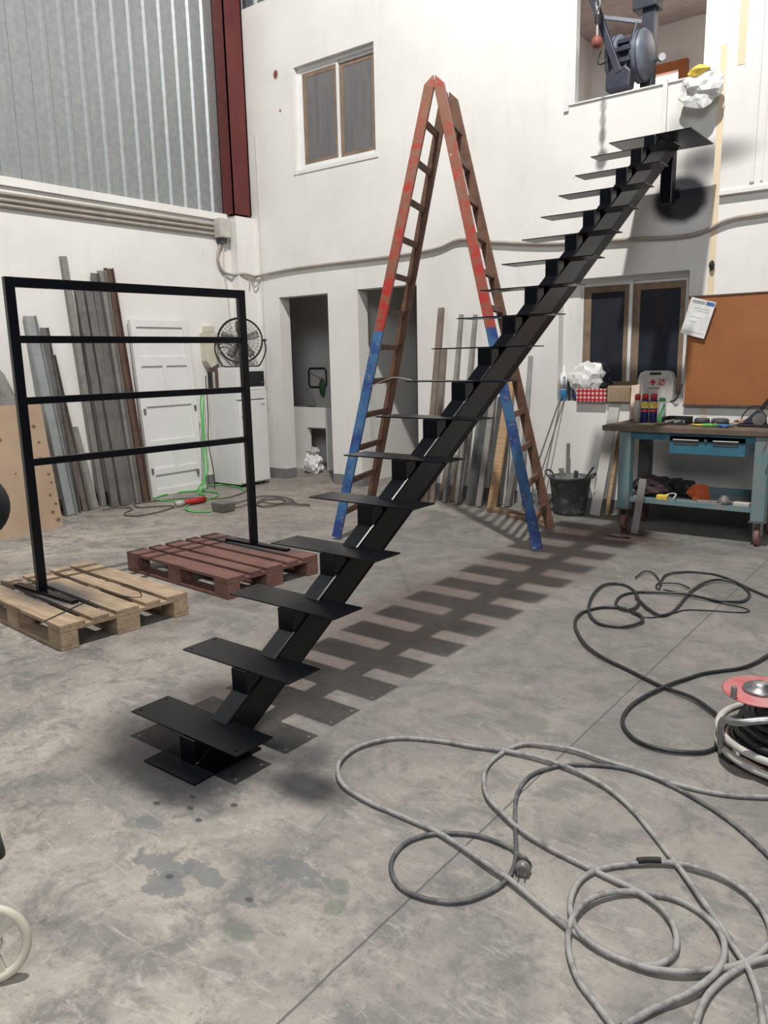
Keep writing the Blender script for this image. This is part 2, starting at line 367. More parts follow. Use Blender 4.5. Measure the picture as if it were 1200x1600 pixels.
def corrugated(name, a, b, z0, z1, normal, pitch, h, label):
    a = Vector(a); b = Vector(b); d = (b-a); L = d.length; d.normalize(); n = Vector(normal); pr = []; t = 0
    while t < L:
        for dt, hh in ((0, 0), (pitch*.64, 0), (pitch*.75, h), (pitch*.90, h)): pr.append((t+dt, hh))
        t += pitch
    m = MB(); k = len(pr); vs = [a+d*t+n*hh+Vector((0, 0, z0)) for t, hh in pr]+[a+d*t+n*hh+Vector((0, 0, z1)) for t, hh in pr]
    m.add(vs, [(i, i+1, i+1+k, i+k) for i in range(k-1)]); o = m.build(name, 'galv'); s = o.modifiers.new('t', 'SOLIDIFY'); s.thickness = .002
    return struct(o, label, 'wall cladding')
corrugated('wall_cladding_left', (XL-.06, -1.0, 0), (XL-.06, 7.25, 0), 3.26, 7.2, (1, 0, 0), .2025, .024, 'corrugated galvanised cladding above the left wall')
corrugated('wall_cladding_back', (-7.7, 7.40, 0), (1.6, 7.40, 0), 5.4, 7.2, (0, -1, 0), .2025, .04, 'corrugated galvanised cladding above the end wall')
struct(MB().box(XL, XL+.035, -1.0, 6.78, 3.19, 3.27).build('trim_1', 'plaster'), 'white ledge along the top of the left wall', 'trim')
# column: white pier below, red steel above
struct(MB().box(XL, -7.47, 6.83, WY, 0, 3.25).build('trim_2', 'plaster'), 'white pier under the red column', 'trim')
rc = MB(); rc.box(-7.66, -7.46, 6.80, 6.815, 3.27, 7.1).box(-7.66, -7.46, 7.07, 7.09, 3.27, 7.1).box(-7.66, -7.645, 6.80, 7.09, 3.27, 7.1).box(-7.475, -7.46, 6.80, 7.09, 3.27, 7.1)
tag(rc.build('steel_column', 'redsteel'), 'dark red steel column in the corner above the white pier', 'column')
# skirting paint
sk = MB()
for x0, x1 in ((-7.47, D1[0]), (D1[1], D2[0]), (D2[1], 1.6)): sk.box(x0, x1, WY-.006, WY, 0, .13)
for h in (D1, D2): sk.box(h[0], h[0]+.005, WY, WY+.18, 0, .13).box(h[1]-.005, h[1], WY, WY+.18, 0, .13)
struct(sk.build('baseboard_back', 'skirt'), 'grey painted skirting of the end wall', 'skirting')
struct(MB().box(XL, XL+.006, -1.0, 6.83, 0, .13).build('baseboard_left', 'skirt'), 'grey painted skirting of the left wall', 'skirting')
# back rooms behind the two doorways
struct(MB().box(-9.2, -6.05, 8.60, 8.7, 0, 2.7).build('wall_washroom', 'plaster'), 'back wall of the washroom behind the left doorway', 'wall')
struct(MB().box(-9.3, -9.2, WY+.18, 8.7, 0, 2.7).build('wall_washroom_side', 'plaster'), 'side wall of the washroom', 'wall')
struct(MB().box(-9.3, -7.7, WY+.08, WY+.18, 0, 2.7).build('wall_washroom_front', 'plaster'), 'front wall of the washroom', 'wall')
struct(MB().box(-6.17, -6.05, WY+.18, 10.0, 0, 2.7).build('wall_partition', 'plaster'), 'partition wall seen through the right doorway', 'wall')
struct(MB().box(-6.05, -3.9, 9.9, 10.0, 0, 2.7).build('wall_passage', 'plaster'), 'far wall of the passage', 'wall')
struct(MB().box(-4.0, -3.9, WY+.18, 9.9, 0, 2.7).build('wall_passage_side', 'plaster'), 'side wall of the passage', 'wall')
struct(MB().box(-9.3, -3.9, WY+.18, 10.0, 2.7, 2.8).build('ceiling', 'plaster'), 'low ceiling of the back rooms', 'ceiling')
struct(MB().box(-7.7, -6.17, 8.592, 8.6, 0, .13).build('baseboard_washroom', 'skirt'), 'grey skirting in the washroom', 'skirting')
# upstairs room behind the high opening
struct(MB().box(-4.3, -1.0, WY+.18, 9.6, 3.45, 3.55).build('floor_upstairs', 'plaster'), 'floor of the upstairs room', 'floor')
struct(MB().box(-4.3, -1.0, WY+.18, 9.6, 5.08, 5.16).build('ceiling_upstairs', 'roomceil'), 'tiled ceiling of the upstairs room', 'ceiling')
struct(MB().box(-4.2, -4.1, WY+.18, 9.5, 3.55, 5.08).build('wall_upstairs_left', 'plaster'), 'left wall of the upstairs room', 'wall')
struct(MB().box(-1.1, -1.0, WY+.18, 9.5, 3.55, 5.08).build('wall_upstairs_right', 'plaster'), 'right wall of the upstairs room', 'wall')
struct(holed('wall_upstairs_back', -4.2, -1.0, 3.55, 5.08, 9.5, 9.6, [(-3.70, -3.06, 3.75, 4.56)], 'plaster'), 'far wall of the upstairs room', 'wall')
wf = thing('window_3', (-3.38, 9.5, 3.75), None, None); struct(wf, 'small bright window with an orange wooden frame in the upstairs room', 'window')
f = MB()
for a in ((-3.81, -3.71, 3.65, 4.66), (-3.06, -2.97, 3.65, 4.66), (-3.71, -3.06, 4.56, 4.66), (-3.71, -3.06, 3.65, 3.77)): f.box(a[0], a[1], 9.42, 9.5, a[2], a[3])
f.build('window_frame', 'trimwood', wf)
MB().box(-3.71, -3.06, 9.52, 9.53, 3.77, 4.56).build('window_pane', 'window_light', wf)
# ceiling tile joints upstairs
# opening frame and coping
op = MB(); op.box(OP[0]-.055, OP[0]-.01, WY-.02, WY, OP[2]-.05, 5.0).box(OP[0]-.01, OP[0]+.05, WY-.012, WY+.06, OP[2], 5.0).box(OP[0], OP[1], WY-.015, WY+.18, OP[2]-.004, OP[2]+.008)
struct(op.build('trim_3', 'alu'), 'white metal frame of the high opening', 'trim')
# windows
def window(name, r, label, yb, glass, border, kraft_w, sash):
    x0, x1, z0, z1 = r; e = struct(thing(name, ((x0+x1)/2, yb, z0), None, None), label, 'window')
    f = MB(); t = .038
    f.box(x0, x0+t, yb-.03, yb+.03, z0, z1).box(x1-t, x1, yb-.03, yb+.03, z0, z1).box(x0+t, x1-t, yb-.03, yb+.03, z1-t, z1).box(x0+t, x1-t, yb-.03, yb+.03, z0, z0+t)
    f.build('window_frame', 'alu', e)
    xm = sash
    for k, (a, b, yy) in enumerate(((x0+t, xm+.02, yb-.012), (xm-.02, x1-t, yb+.01))):
        s = MB(); q = .03
        s.box(a, a+q, yy-.01, yy+.01, z0+t, z1-t).box(b-q, b, yy-.01, yy+.01, z0+t, z1-t).box(a+q, b-q, yy-.01, yy+.01, z1-t-q, z1-t).box(a+q, b-q, yy-.01, yy+.01, z0+t, z0+t+q)
        so = s.build('sash', 'alu', e)
        MB().box(a+q, b-q, yy-.002, yy+.002, z0+t+q, z1-t-q).build('window_pane', glass, so)
        kb = MB(); A, B, Z0, Z1 = a+q, b-q, z0+t+q, z1-t-q; kw = kraft_w
        kb.box(A, A+kw, yy-.006, yy-.003, Z0, Z1).box(B-kw*.6, B, yy-.006, yy-.003, Z0, Z1).box(A+kw, B-kw*.6, yy-.006, yy-.003, Z1-kw*.8, Z1)
        if border: kb.box(A+kw, B-kw*.6, yy-.006, yy-.003, Z0, Z0+kw*.6)
        kb.build('masking_paper', 'kraft', so)
    return e
window('window_1', (-3.22, -2.14, 1.06, 2.20), 'lower sliding window with dark panes above the workbench', 7.29, 'glass_dark', False, .075, -2.70)
struct(MB().box(-3.35, -3.22, 7.26, 7.33, 1.06, 2.2).build('trim_4', 'plaster'), 'plastered margin of the lower window', 'trim')
window('window_2', (-6.715, -5.54, 3.695, 4.81), 'upper sliding window with greyish curtained panes', 7.24, 'glass_grey', True, .06, -6.12)
struct(MB().box(-6.76, -6.715, WY-.012, WY, 3.655, 4.78).box(-6.70, -5.50, WY-.012, WY, 3.655, 3.695).build('trim_5', 'plaster'), 'plaster surround of the upper window', 'trim')
# rooms behind the windows are dark
struct(MB().box(-3.6, -1.9, 7.5, 7.52, .9, 2.4).build('wall_office', 'blackmat'), 'dark backing behind the lower window', 'wall')
struct(MB().box(-6.9, -5.4, 7.5, 7.52, 3.5, 5.0).build('wall_upper_office', 'blackmat'), 'dark backing behind the upper window', 'wall')
# raised white panels at the right and yellowed strips
pn = MB(); pn.box(-1.93, 1.6, WY-.03, WY, 2.80, 5.6).box(-1.70, -1.665, WY-.045, WY-.03, 2.84, 5.6).box(-1.62, -1.60, WY-.04, WY-.03, 2.84, 5.6).box(-1.93, 1.6, WY-.05, WY, 2.77, 2.80)
struct(pn.build('trim_6', 'wall'), 'raised white panel on the right of the end wall', 'trim')
struct(MB().prism([(-1.995, 3.93), (-1.935, 3.93), (-1.90, .95), (-1.965, .95)] if False else [(-1.99, 3.93), (-1.935, 3.93), (-1.935, .95), (-1.99, .95)], 'y', WY-.0025, WY).build('trim_7', 'tape'), 'long yellowed strip down the end wall', 'trim')
struct(MB().box(-1.85, -1.79, WY-.033, WY-.03, 3.74, 5.2).build('trim_8', 'tape'), 'short yellowed strip on the raised panel', 'trim')

# ================================================================== steel staircase
SX, SY, SZ, ANG, RUN, RISE, TL, TW = -2.3285, 1.7925, .1101, 1.5646, .2743, .1808, .6363, .182
sd = Vector((math.cos(ANG), math.sin(ANG), 0)); sp = Vector((math.sin(ANG), -math.cos(ANG), 0)); Z = Vector((0, 0, 1))
S0 = Vector((SX, SY, 0))
stair = thing('steel_staircase', (SX, SY, 0), 'black painted steel staircase with a single central beam rising to the end wall', 'staircase')
def tread_mesh(c, L, W, t=.006):
    """plate with four square screw holes near its corners"""
    h = .010; e = .022; xs = [-L/2, -L/2+e, -L/2+e+h, L/2-e-h, L/2-e, L/2]; ys = [-W/2, -W/2+e, -W/2+e+h, W/2-e-h, W/2-e, W/2]; m = MB()
    vs = [c+sp*x+sd*y+Z*z for z in (-t, 0) for y in ys for x in xs]; fs = []; hol = {(1, 1), (3, 1), (1, 3), (3, 3)}
    I = lambda i, j, k: k*36+j*6+i
    for i in range(5):
        for j in range(5):
            if (i, j) in hol:
                for (a, b) in (((i, j), (i+1, j)), ((i+1, j), (i+1, j+1)), ((i+1, j+1), (i, j+1)), ((i, j+1), (i, j))): fs.append((I(*a, 0), I(*b, 0), I(*b, 1), I(*a, 1)))
            else: fs += [(I(i, j, 1), I(i+1, j, 1), I(i+1, j+1, 1), I(i, j+1, 1)), (I(i, j, 0), I(i, j+1, 0), I(i+1, j+1, 0), I(i+1, j, 0))]
    for i in range(5): fs += [(I(i, 0, 0), I(i+1, 0, 0), I(i+1, 0, 1), I(i, 0, 1)), (I(i, 5, 0), I(i, 5, 1), I(i+1, 5, 1), I(i+1, 5, 0))]
    for j in range(5): fs += [(I(0, j, 0), I(0, j, 1), I(0, j+1, 1), I(0, j+1, 0)), (I(5, j, 0), I(5, j+1, 0), I(5, j+1, 1), I(5, j, 1))]
    return m.add(vs, fs)
K = RISE/RUN
def topz(s): return .307-.0+K*(s-(2.155-SY))      # upper face of the beam; s = distance along the run
bx0, bx1 = -.0, .0965                               # lateral limits of beam and tubes (sp direction)
bx0 = -.003
def spt(lat, s, z): return S0+sp*lat+sd*s+Z*z
# beam, cut square on the floor at the bottom
dep = .172
s_floor_top = .0-(topz(0))/K; s_floor_bot = (dep-topz(0))/K
s_end = 6.86-SY
bm_ = MB(); prof = [(max(s_floor_top, -.18), 0.006), (s_floor_bot, 0.006), (s_end, topz(s_end)-dep), (s_end, min(topz(s_end), 3.139)), ((3.139-topz(0))/K, 3.139)]
vs = [spt(bx0, s, z) for s, z in prof]+[spt(bx1, s, z) for s, z in prof]; n_ = len(prof)
bm_.add(vs, [tuple(range(n_-1, -1, -1)), tuple(range(n_, 2*n_))]+[(i, (i+1) % n_, (i+1) % n_+n_, i+n_) for i in range(n_)])
bo = bm_.build('stringer_beam', 'black', stair, bevel=.009)
ld = 3.145
for i in range(1, 18):
    c = spt(0, RUN*(i-1), SZ+RISE*(i-1)); tread_mesh(c, TL, TW).build('tread', 'black', stair)
    s0 = RUN*(i-1)-.100; s1 = s0+.088; zt = SZ+RISE*(i-1)-.006
    rb = MB(); vs = []
    for s, zb in ((s0, max(.004, topz(s0)-.01)), (s1, max(.004, topz(s1)-.01))):
        for lat in (bx0+.004, bx1-.006): vs += [spt(lat, s, zb), spt(lat, s, zt)]
    rb.add(vs, [(0, 1, 3, 2), (4, 6, 7, 5), (0, 4, 5, 1), (2, 3, 7, 6), (1, 5, 7, 3), (0, 2, 6, 4)])
    rb.build('riser_tube', 'black', stair, bevel=.005)
# riser tube and plate of the landing
s0 = RUN*17-.11; rb = MB(); vs = []
for s in (s0, s0+.09):
    for lat in (bx0+.004, bx1-.006): vs += [spt(lat, s, topz(s)-.01), spt(lat, s, ld-.006)]
rb.add(vs, [(0, 1, 3, 2), (4, 6, 7, 5), (0, 4, 5, 1), (2, 3, 7, 6), (1, 5, 7, 3), (0, 2, 6, 4)]).build('riser_tube', 'black', stair, bevel=.005)
MB().box(-2.58, -1.945, 6.35, 6.94, ld-.008, ld).build('landing_plate', 'black', stair, bevel=.002)
MB().box(-2.335, -2.237, 6.86, 6.96, 2.72, ld-.008).build('wall_post', 'black', stair, bevel=.006)
MB().box(-2.31, -2.26, 6.96, WY-.001, 2.80, 2.85).build('wall_bracket', 'black', stair)
MB().box(-2.43, -2.13, 1.60, 1.93, 0, .008).build('base_plate', 'black', stair)

# ================================================================== wooden step ladder
A = Vector((-4.281, 4.856, 0)); B = Vector((-2.658, 5.392, 0)); lu = Vector((.9496, .3135, 0)); ln_ = Vector((-.3135, .9496, 0))
mid = (A+B)/2+lu*.022
lad = thing('step_ladder', tuple(mid+ln_*.35), 'tall wooden folding ladder with red and blue painted front stiles', 'ladder')
Fa = mid+ln_*.085+Z*3.50; Ba = mid+ln_*.498+Z*3.50
SM = stile_mat(1.72)
for sgn, base in ((-1, A), (1, B)):
    bb = base+ln_*.755; ta = Fa+lu*sgn*.032; tb = Ba+lu*sgn*.032
    for p0, p1, mt_, nm in ((base, ta, SM, 'front_stile'), (bb, tb, 'wood_brown', 'rear_stile')):
        d = (p1-p0).normalized(); q = MB(); q.beam(p0+d*.02, p1-d*.02, lu, .078, .034)
        tip = p1-d*.02; side = (lu-d*lu.dot(d)).normalized()
        q.add([tip-side*.039-ln_*.017, tip+side*.039-ln_*.017, tip+side*.039+ln_*.017, tip-side*.039+ln_*.017, tip+d*.075-ln_*.012-side*sgn*.012, tip+d*.075+ln_*.012-side*sgn*.012], [(0, 1, 4), (2, 3, 5), (1, 2, 5, 4), (3, 0, 4, 5)])
        o = q.build(nm, mt_, lad, bevel=.004); o['label'] = ('worn red over blue painted stile' if nm == 'front_stile' else 'bare brown wooden stile')
    for k in range(12):
        t = .0725+.0785*k
        p = ta+(base-ta)*t; r = tb+(bb-tb)*t; d = (base-ta).normalized()
        MB().beam(p, r, d, .046, .028).build('rung', 'wood_brown', lad, bevel=.003)
cd = MB(); p0 = ((Fa-lu*.032)+(A-(Fa-lu*.032))*.6255); 
cd.tube([tuple(p0+ln_*.05), tuple(p0+ln_*.03-Z*.03), (-3.35, 4.45, 1.37), (-2.655, 3.72, 1.376)], .003, 6)
tag(cd.build('tie_string', 'whitegrey'), 'thin pale string from the ladder rung to a stair tread', 'string')

# ================================================================== pallets and the black frame
def pallet(name, near, ang, mt, label):
    t = thing(name, (near[0], near[1], 0), label, 'pallet'); mx = Matrix.Translation((near[0], near[1], 0)) @ Matrix.Rotation(ang, 4, 'Z')
    ys = []; y = 0
    for wd in (.145, .10, .145, .10, .145): ys.append((y, y+wd)); y += wd+.0413
    for k, (a, b) in enumerate(ys): MB().box(-1.2, 0, a, b, .122, .144, mx).build('top_board', mt, t, bevel=.003)
    for x0, x1 in ((-.145, 0), (-.6725, -.5275), (-1.2, -1.055)):
        MB().box(x0, x1, 0, .8, .100, .122, mx).build('cross_board', mt, t, bevel=.003)
        for a, b in ((0, .10), (.3275, .4725), (.70, .80)): MB().box(x0, x1, a, b, .022, .100, mx).build('block', mt, t, bevel=.003)
    for a, b in ((0, .10), (.3275, .4725), (.70, .80)): MB().box(-1.2, 0, a, b, 0, .022, mx).build('bottom_board', mt, t, bevel=.003)
    return t
PM1 = pallet_mat('raw_pallet_wood', (.46, .345, .235), (.31, .225, .15), (-4.4, 2.36, .14), (.40, .17, .3))
PM2 = pallet_mat('red_brown_pallet_wood', (.20, .10, .08), (.14, .065, .052), (-4.3, 3.93, .14), (.42, .13, .3))
pallet('wooden_pallet', (-3.784, 2.053), math.radians(-4.3), PM1, 'pale raw wooden pallet under the left foot of the black rack')
pallet('wooden_pallet', (-3.737, 3.176), math.radians(-3.8), PM2, 'red-brown painted wooden pallet under the right foot of the black rack')
fr = thing('display_rack', (-4.37, 3.1, .145), 'tall black steel display rack with four horizontal bars standing across two pallets', 'frame')
a = Vector((-4.44, 2.325, .164)); b = Vector((-4.275, 3.915, .164)); fd = (b-a); fd.z = 0; fd.normalize(); fn = Vector((fd.y, -fd.x, 0))
for p in (a, b): MB().beam(p, p+Z*1.836, fd, .055, .04).build('post', 'black', fr, bevel=.003)
for z, nm in ((1.972, 'top_bar'), (1.655, 'middle_bar'), (1.305, 'middle_bar'), (.945, 'middle_bar')):
    MB().beam(Vector((a.x, a.y, z))+fd*.0275, Vector((b.x, b.y, z))-fd*.0275, fn, .036, .042 if nm != 'top_bar' else .055).build(nm, 'black', fr, bevel=.003)
for p in (a, b): MB().box(p.x-.30, p.x+.36, p.y-.022, p.y+.022, .1445, .164).build('foot', 'black', fr, bevel=.002)
tag(MB().tube([(-4.30, 2.60, .147), (-4.0, 2.55, .152), (-3.86, 2.62, .149), (-4.1, 2.72, .150), (-4.35, 2.70, .149)], .0025, 6).build('wire_scrap', 'blackmat'), 'thin dark wire lying on the pale pallet', 'wire')
tag(MB().tube([(-3.93, 2.05, .146), (-3.95, 2.12, .149), (-4.02, 2.3, .149), (-4.06, 2.40, .149)], .003, 6).build('wire_scrap', 'blackmat'), 'short dark wire across the front board of the pale pallet', 'wire')

# ================================================================== left wall: leaning stock
def lean(name, top, bot, wd, th, mt, label, profile='flat', group=None):
    q = MB(); t = Vector(top); b = Vector(bot); d = (t-b).normalized()
    n = Vector((1, 0, 0)) if top[0] < -7 else Vector((0, -1, 0)); side = d.cross(n).normalized()
    if th/2+.006: b = b+Vector((0, 0, 0))
    off = n*(th/2+.004); t = t+off
    lift = abs(d.cross(side).normalized().z)*th/2+abs(side.z)*wd/2+.001; b = b+d*(lift/max(d.z, .2))
    if profile == 'flat': q.beam(b, t, side, wd, th)
    elif profile == 'angle':
        q.beam(b, t, side, wd, .006); q.beam(b+side*(wd/2-.003)+n*th/2, t+side*(wd/2-.003)+n*th/2, side, .006, th)
    elif profile == 'channel':
        q.beam(b, t, side, wd, .006)
        for s in (-1, 1): q.beam(b+side*s*(wd/2-.003)+n*th/2, t+side*s*(wd/2-.003)+n*th/2, side, .006, th)
    elif profile == 'round': q.cyl(b, t, wd/2)
    return tag(q.build(name, mt, bevel=.0015 if profile == 'flat' else 0), label, 'metal bar' if 'wood' not in mt else 'wood', group)
M['grey_blue'] = mat('pale_blue_grey_steel', (.34, .36, .36), .5, .1, (.28, .30, .30), 6)
M['brownsteel'] = mat('brownish_steel', (.17, .145, .13), .6, .1, (.12, .10, .09), 8)
M['midgrey'] = mat('mill_grey_steel', (.185, .18, .172), .55, .3, (.14, .135, .13), 9)
M['dullgrey'] = mat('dull_steel', (.27, .26, .24), .6, .1, (.21, .20, .19), 9)
M['darksteel'] = mat('dark_primed_steel', (.075, .08, .08), .6, .1, (.055, .06, .06), 9)
lean('steel_channel', (-7.6, 4.13, 1.99), (-7.31, 4.21, 0), .115, .05, 'grey_blue', 'widest pale blue-grey steel profile leaning left of the stack', 'channel')
lean('steel_angle', (-7.6, 4.27, 1.88), (-7.37, 4.31, 0), .07, .05, 'midgrey', 'grey angle bar with a pointed top beside the widest blue-grey profile', 'angle')
lean('steel_angle', (-7.6, 4.32, 1.61), (-7.40, 4.44, 0), .06, .05, 'brownsteel', 'brownish angle bar, third from the left in the leaning stack', 'angle')
lean('steel_strip', (-7.6, 4.44, 1.00), (-7.40, 4.50, 0), .055, .02, 'midgrey', 'short grey bar, second shortest of the leaning stack')
lean('steel_strip', (-7.6, 4.51, .87), (-7.44, 4.58, 0), .075, .02, 'dullgrey', 'shortest grey bar of the leaning stack')
lean('steel_tube', (-7.6, 4.56, 2.59), (-7.5, 4.71, 0), .06, .05, 'dullgrey', 'tallest thin pale bar of the leaning stack')
lean('steel_channel', (-7.6, 4.70, 2.27), (-7.34, 4.75, 0), .085, .04, 'midgrey', 'left one of two square-topped grey profiles in the leaning stack')
lean('steel_channel', (-7.6, 4.81, 2.27), (-7.31, 4.85, 0), .085, .04, 'midgrey', 'right one of two square-topped grey profiles in the leaning stack')
lean('steel_angle', (-7.6, 4.89, 2.45), (-7.31, 4.93, 0), .075, .055, 'midgrey', 'grey angle bar with jagged top just right of the square-topped profiles', 'angle')
lean('steel_angle', (-7.6, 4.97, 2.48), (-7.30, 4.99, 0), .075, .055, 'dullgrey', 'grey angle bar with jagged top touching the red-brown bar', 'angle')
lean('steel_channel', (-7.6, 5.06, 2.51), (-7.29, 5.10, 0), .09, .05, 'rusty', 'red-brown rusty steel channel at the right end of the leaning stack', 'channel')
# plywood sheet in front of a grey tarpaulin heap
ply = MB(); ply.prism([(3.0, 0), (3.88, 0), (3.89, 1.17), (3.75, 1.17), (3.0, 1.17)], 'x', -6.86, -6.842)
ply = MB(); v0 = [(-6.70, 2.6, 0), (-6.86, 3.87, 0), (-7.10, 3.90, 1.16), (-6.97, 2.6, 1.16)]; nn = Vector((.98, .12, .22)).normalized()*.018
vv = [Vector(p) for p in v0]; ply.add([p-nn for p in vv]+vv, [(3, 2, 1, 0), (4, 5, 6, 7), (0, 1, 5, 4), (1, 2, 6, 5), (2, 3, 7, 6), (3, 0, 4, 7)])
PLY = mat('knotty_plywood', (.42, .31, .215), .75, 0, (.35, .25, .17), 2, .35, .65)
nt = PLY.node_tree; p_ = nt.nodes['Principled BSDF']; base = p_.inputs['Base Color'].links[0].from_socket
c_ = base
for cy, cz, r_ in ((3.78, .95, .028), (3.80, .80, .02), (3.78, .66, .018), (3.83, .50, .02), (3.84, .42, .015), (3.80, .31, .02), (3.84, .22, .02), (3.79, .15, .025), (3.83, .07, .03), (3.35, 1.0, .02), (3.42, .86, .025), (3.30, .18, .025), (3.5, .55, .014)):
    c_ = mixc(nt, blot(nt, wpos(nt), (-6.95, cy, cz), (.5, r_*.8, r_*.6), .6, .9, 30), c_, (.12, .06, .035))
setc(nt, p_, c_)
tag(ply.build('plywood_sheet', PLY), 'sheet of knotty plywood standing at the left behind the frame', 'board')
tag(MB().lump((-7.36, 3.08, .70), (.17, .86, 1.02), 3, .12, 2.2, 4, 0).build('tarpaulin_heap', 'tarp'), 'grey tarpaulin heap rising behind the plywood sheet', 'tarpaulin')
# white panelled door leaning on the left wall
dr = thing('loose_door', (-7.53, 5.75, 0), 'white panelled door leaning against the left wall beside the refrigerator', 'door')
y0, y1, H = 5.32, 6.10, 1.98
mx = Matrix.Translation((-7.50, 0, 0)) @ Matrix.Rotation(math.radians(-2.0), 4, 'Y') @ Matrix.Shear('XY', 4, (0, 0))
def dq(q, x0, x1, a, b_, z0, z1): 
    vs = []
    for z in (z0, z1):
        sh = .0*z
        for y in (a, b_):
            for x in (x0, x1): vs.append(Vector((x-7.50-.035*z, y-.035*z, z)))
    q.add(vs, [(0, 2, 3, 1), (4, 5, 7, 6), (0, 1, 5, 4), (2, 6, 7, 3), (0, 4, 6, 2), (1, 3, 7, 5)])
q = MB(); dq(q, 0, .026, y0, y1, .002, H); q.build('door_leaf', 'white', dr)
q = MB(); fwid = .075
for a, b_, z0, z1 in ((y0, y0+fwid, 0.002, H), (y1-fwid, y1, 0.002, H), (y0+fwid, y1-fwid, H-.07, H), (y0+fwid, y1-fwid, H-.50, H-.40), (y0+fwid, y1-fwid, 1.03, 1.13), (y0+fwid, y1-fwid, .57, .64), (y0+fwid, y1-fwid, .25, .32), (y0+fwid, y1-fwid, 0.002, .08), ((y0+y1)/2-.025, (y0+y1)/2+.025, 1.13, 1.48), ((y0+y1)/2-.025, (y0+y1)/2+.025, .32, .57)):
    dq(q, .026, .045, a, b_, z0, z1)
q.build('door_panelling', 'white', dr)
for yy, zz in ((y0+.04, .98), (y1-.03, .98), (y0+.04, .30), (y1-.1, .22)):
    q = MB(); dq(q, .045, .06, yy-.012, yy+.012, zz-.03, zz+.03); q.build('hinge', 'midgrey', dr)

# conduits on the left wall
for k, zz in enumerate((3.105, 3.055, 3.005)):
    q = MB(); q.tube([(XL+.03, -1.0, zz+.0), (XL+.03, 2.5, zz), (XL+.03, 4.6, zz+(.01 if k == 0 else 0)), (XL+.03, 6.56, zz+.02 if k < 2 else zz+.01)], .019, 8)
    tag(q.build('wall_conduit', 'conduit'), ['topmost of three grey conduits along the left wall', 'middle one of three grey conduits along the left wall', 'lowest of three grey conduits along the left wall'][k], 'conduit', 'conduits on the left wall')
jb = thing('junction_box', (XL+.06, 6.66, 2.98), 'grey junction box where the left wall conduits end', 'junction box')
MB().box(XL+.001, XL+.12, 6.58, 6.76, 2.98, 3.20).build('box_body', 'whitegrey', jb, bevel=.004); MB().box(XL+.12, XL+.126, 6.59, 6.75, 2.99, 3.19).build('cover', 'whitegrey', jb, bevel=.002)
MB().box(XL+.01, XL+.08, 6.62, 6.72, 2.92, 2.979).build('cable_gland', 'darksteel', jb)
tag(MB().tube([(XL+.04, 6.65, 2.92), (XL+.03, 6.60, 2.75), (XL+.03, 6.66, 2.6), (XL+.06, 6.80, 2.56), (-7.44, 6.88, 2.57), (-7.43, 7.05, 2.55), (-7.40, 7.11, 2.56), (-6.9, 7.12, 2.59), (-6.41, 7.12, 2.60), (-5.46, 7.12, 2.60), (-4.77, 7.12, 2.62), (-4.45, 7.12, 2.685), (-4.05, 7.12, 2.62), (-3.52, 7.12, 2.55), (-3.07, 7.12, 2.52), (-2.6, 7.12, 2.50), (-2.25, 7.12, 2.48), (-2.04, 7.12, 2.50), (-1.84, 7.12, 2.57), (-1.5, 7.12, 2.59), (-.5, 7.12, 2.64), (1.5, 7.12, 2.6)], .017, 8).build('wall_cable', 'conduit'), 'long sagging grey cable clipped across the end wall', 'cable')
tag(MB().tube([(XL+.03, 6.70, 2.92), (XL+.02, 6.70, 2.6), (XL+.02, 6.74, 2.3), (XL+.02, 6.75, 1.9), (XL+.02, 6.76, 1.5)], .009, 6).build('wall_cable', 'conduit_white'), 'thin pale cable dropping from the junction box to the refrigerator', 'cable')
tag(MB().tube([(-7.41, 6.95, 2.44), (-7.43, 6.99, 2.56), (-7.42, 7.05, 2.42), (-7.40, 7.12, 2.52)], .008, 6).build('wall_cable', 'conduit'), 'short zigzag cable end on the white pier', 'cable')
tag(MB().tube([(-7.38, 7.137, 4.2), (-7.38, 7.137, 3.4), (-7.385, 7.137, 2.0), (-7.385, 7.137, .9)], .006, 6, sub=1).build('wall_cable', 'conduit_white'), 'thin vertical cable on the end wall next to the pier', 'cable')

# ================================================================== refrigerator corner
fg = thing('refrigerator', (-7.34, 6.58, 0), 'small white refrigerator standing against the left wall', 'refrigerator')
MB().box(-7.585, -7.10, 6.335, 6.80, .03, 1.165).build('body', 'white', fg, bevel=.006)
dd = MB().box(-7.097, -7.055, 6.335, 6.80, .05, 1.045).build('door', 'white', fg, bevel=.008); MB().box(-7.055, -7.03, 6.37, 6.40, .86, 1.00).build('door_handle', 'white', dd, bevel=.004)
MB().box(-7.054, -7.052, 6.70, 6.76, .985, .997).build('badge', 'printgrey', dd)
MB().box(-7.097, -7.055, 6.335, 6.80, 1.058, 1.165).build('upper_door', 'white', fg, bevel=.006)
for yy in (6.37, 6.76): MB().cyl((-7.14, yy, 0), (-7.14, yy, .03), .018).build('foot', 'blackmat', fg)
mw = thing('microwave_oven', (-7.26, 6.58, 1.168), 'white microwave oven with black glass on the refrigerator', 'microwave oven')
MB().box(-7.42, -7.09, 6.36, 6.82, 1.17, 1.44).build('body', 'white', mw, bevel=.006)
MB().box(-7.089, -7.083, 6.47, 6.80, 1.21, 1.39).build('door_glass', 'blackmat', mw); MB().cyl((-7.083, 6.765, 1.25), (-7.07, 6.765, 1.25), .012).build('knob', 'steel', mw)
tb = thing('toaster_oven', (-7.51, 6.5, 1.168), 'dark metal box standing on the refrigerator left of the microwave', 'box')
MB().box(-7.585, -7.43, 6.34, 6.62, 1.168, 1.41).build('body', 'rusty', tb, bevel=.005); MB().box(-7.575, -7.50, 6.333, 6.34, 1.19, 1.39).build('dark_panel', 'blackmat', tb); MB().box(-7.49, -7.45, 6.333, 6.34, 1.19, 1.39).build('shiny_panel', 'whitegrey', tb)
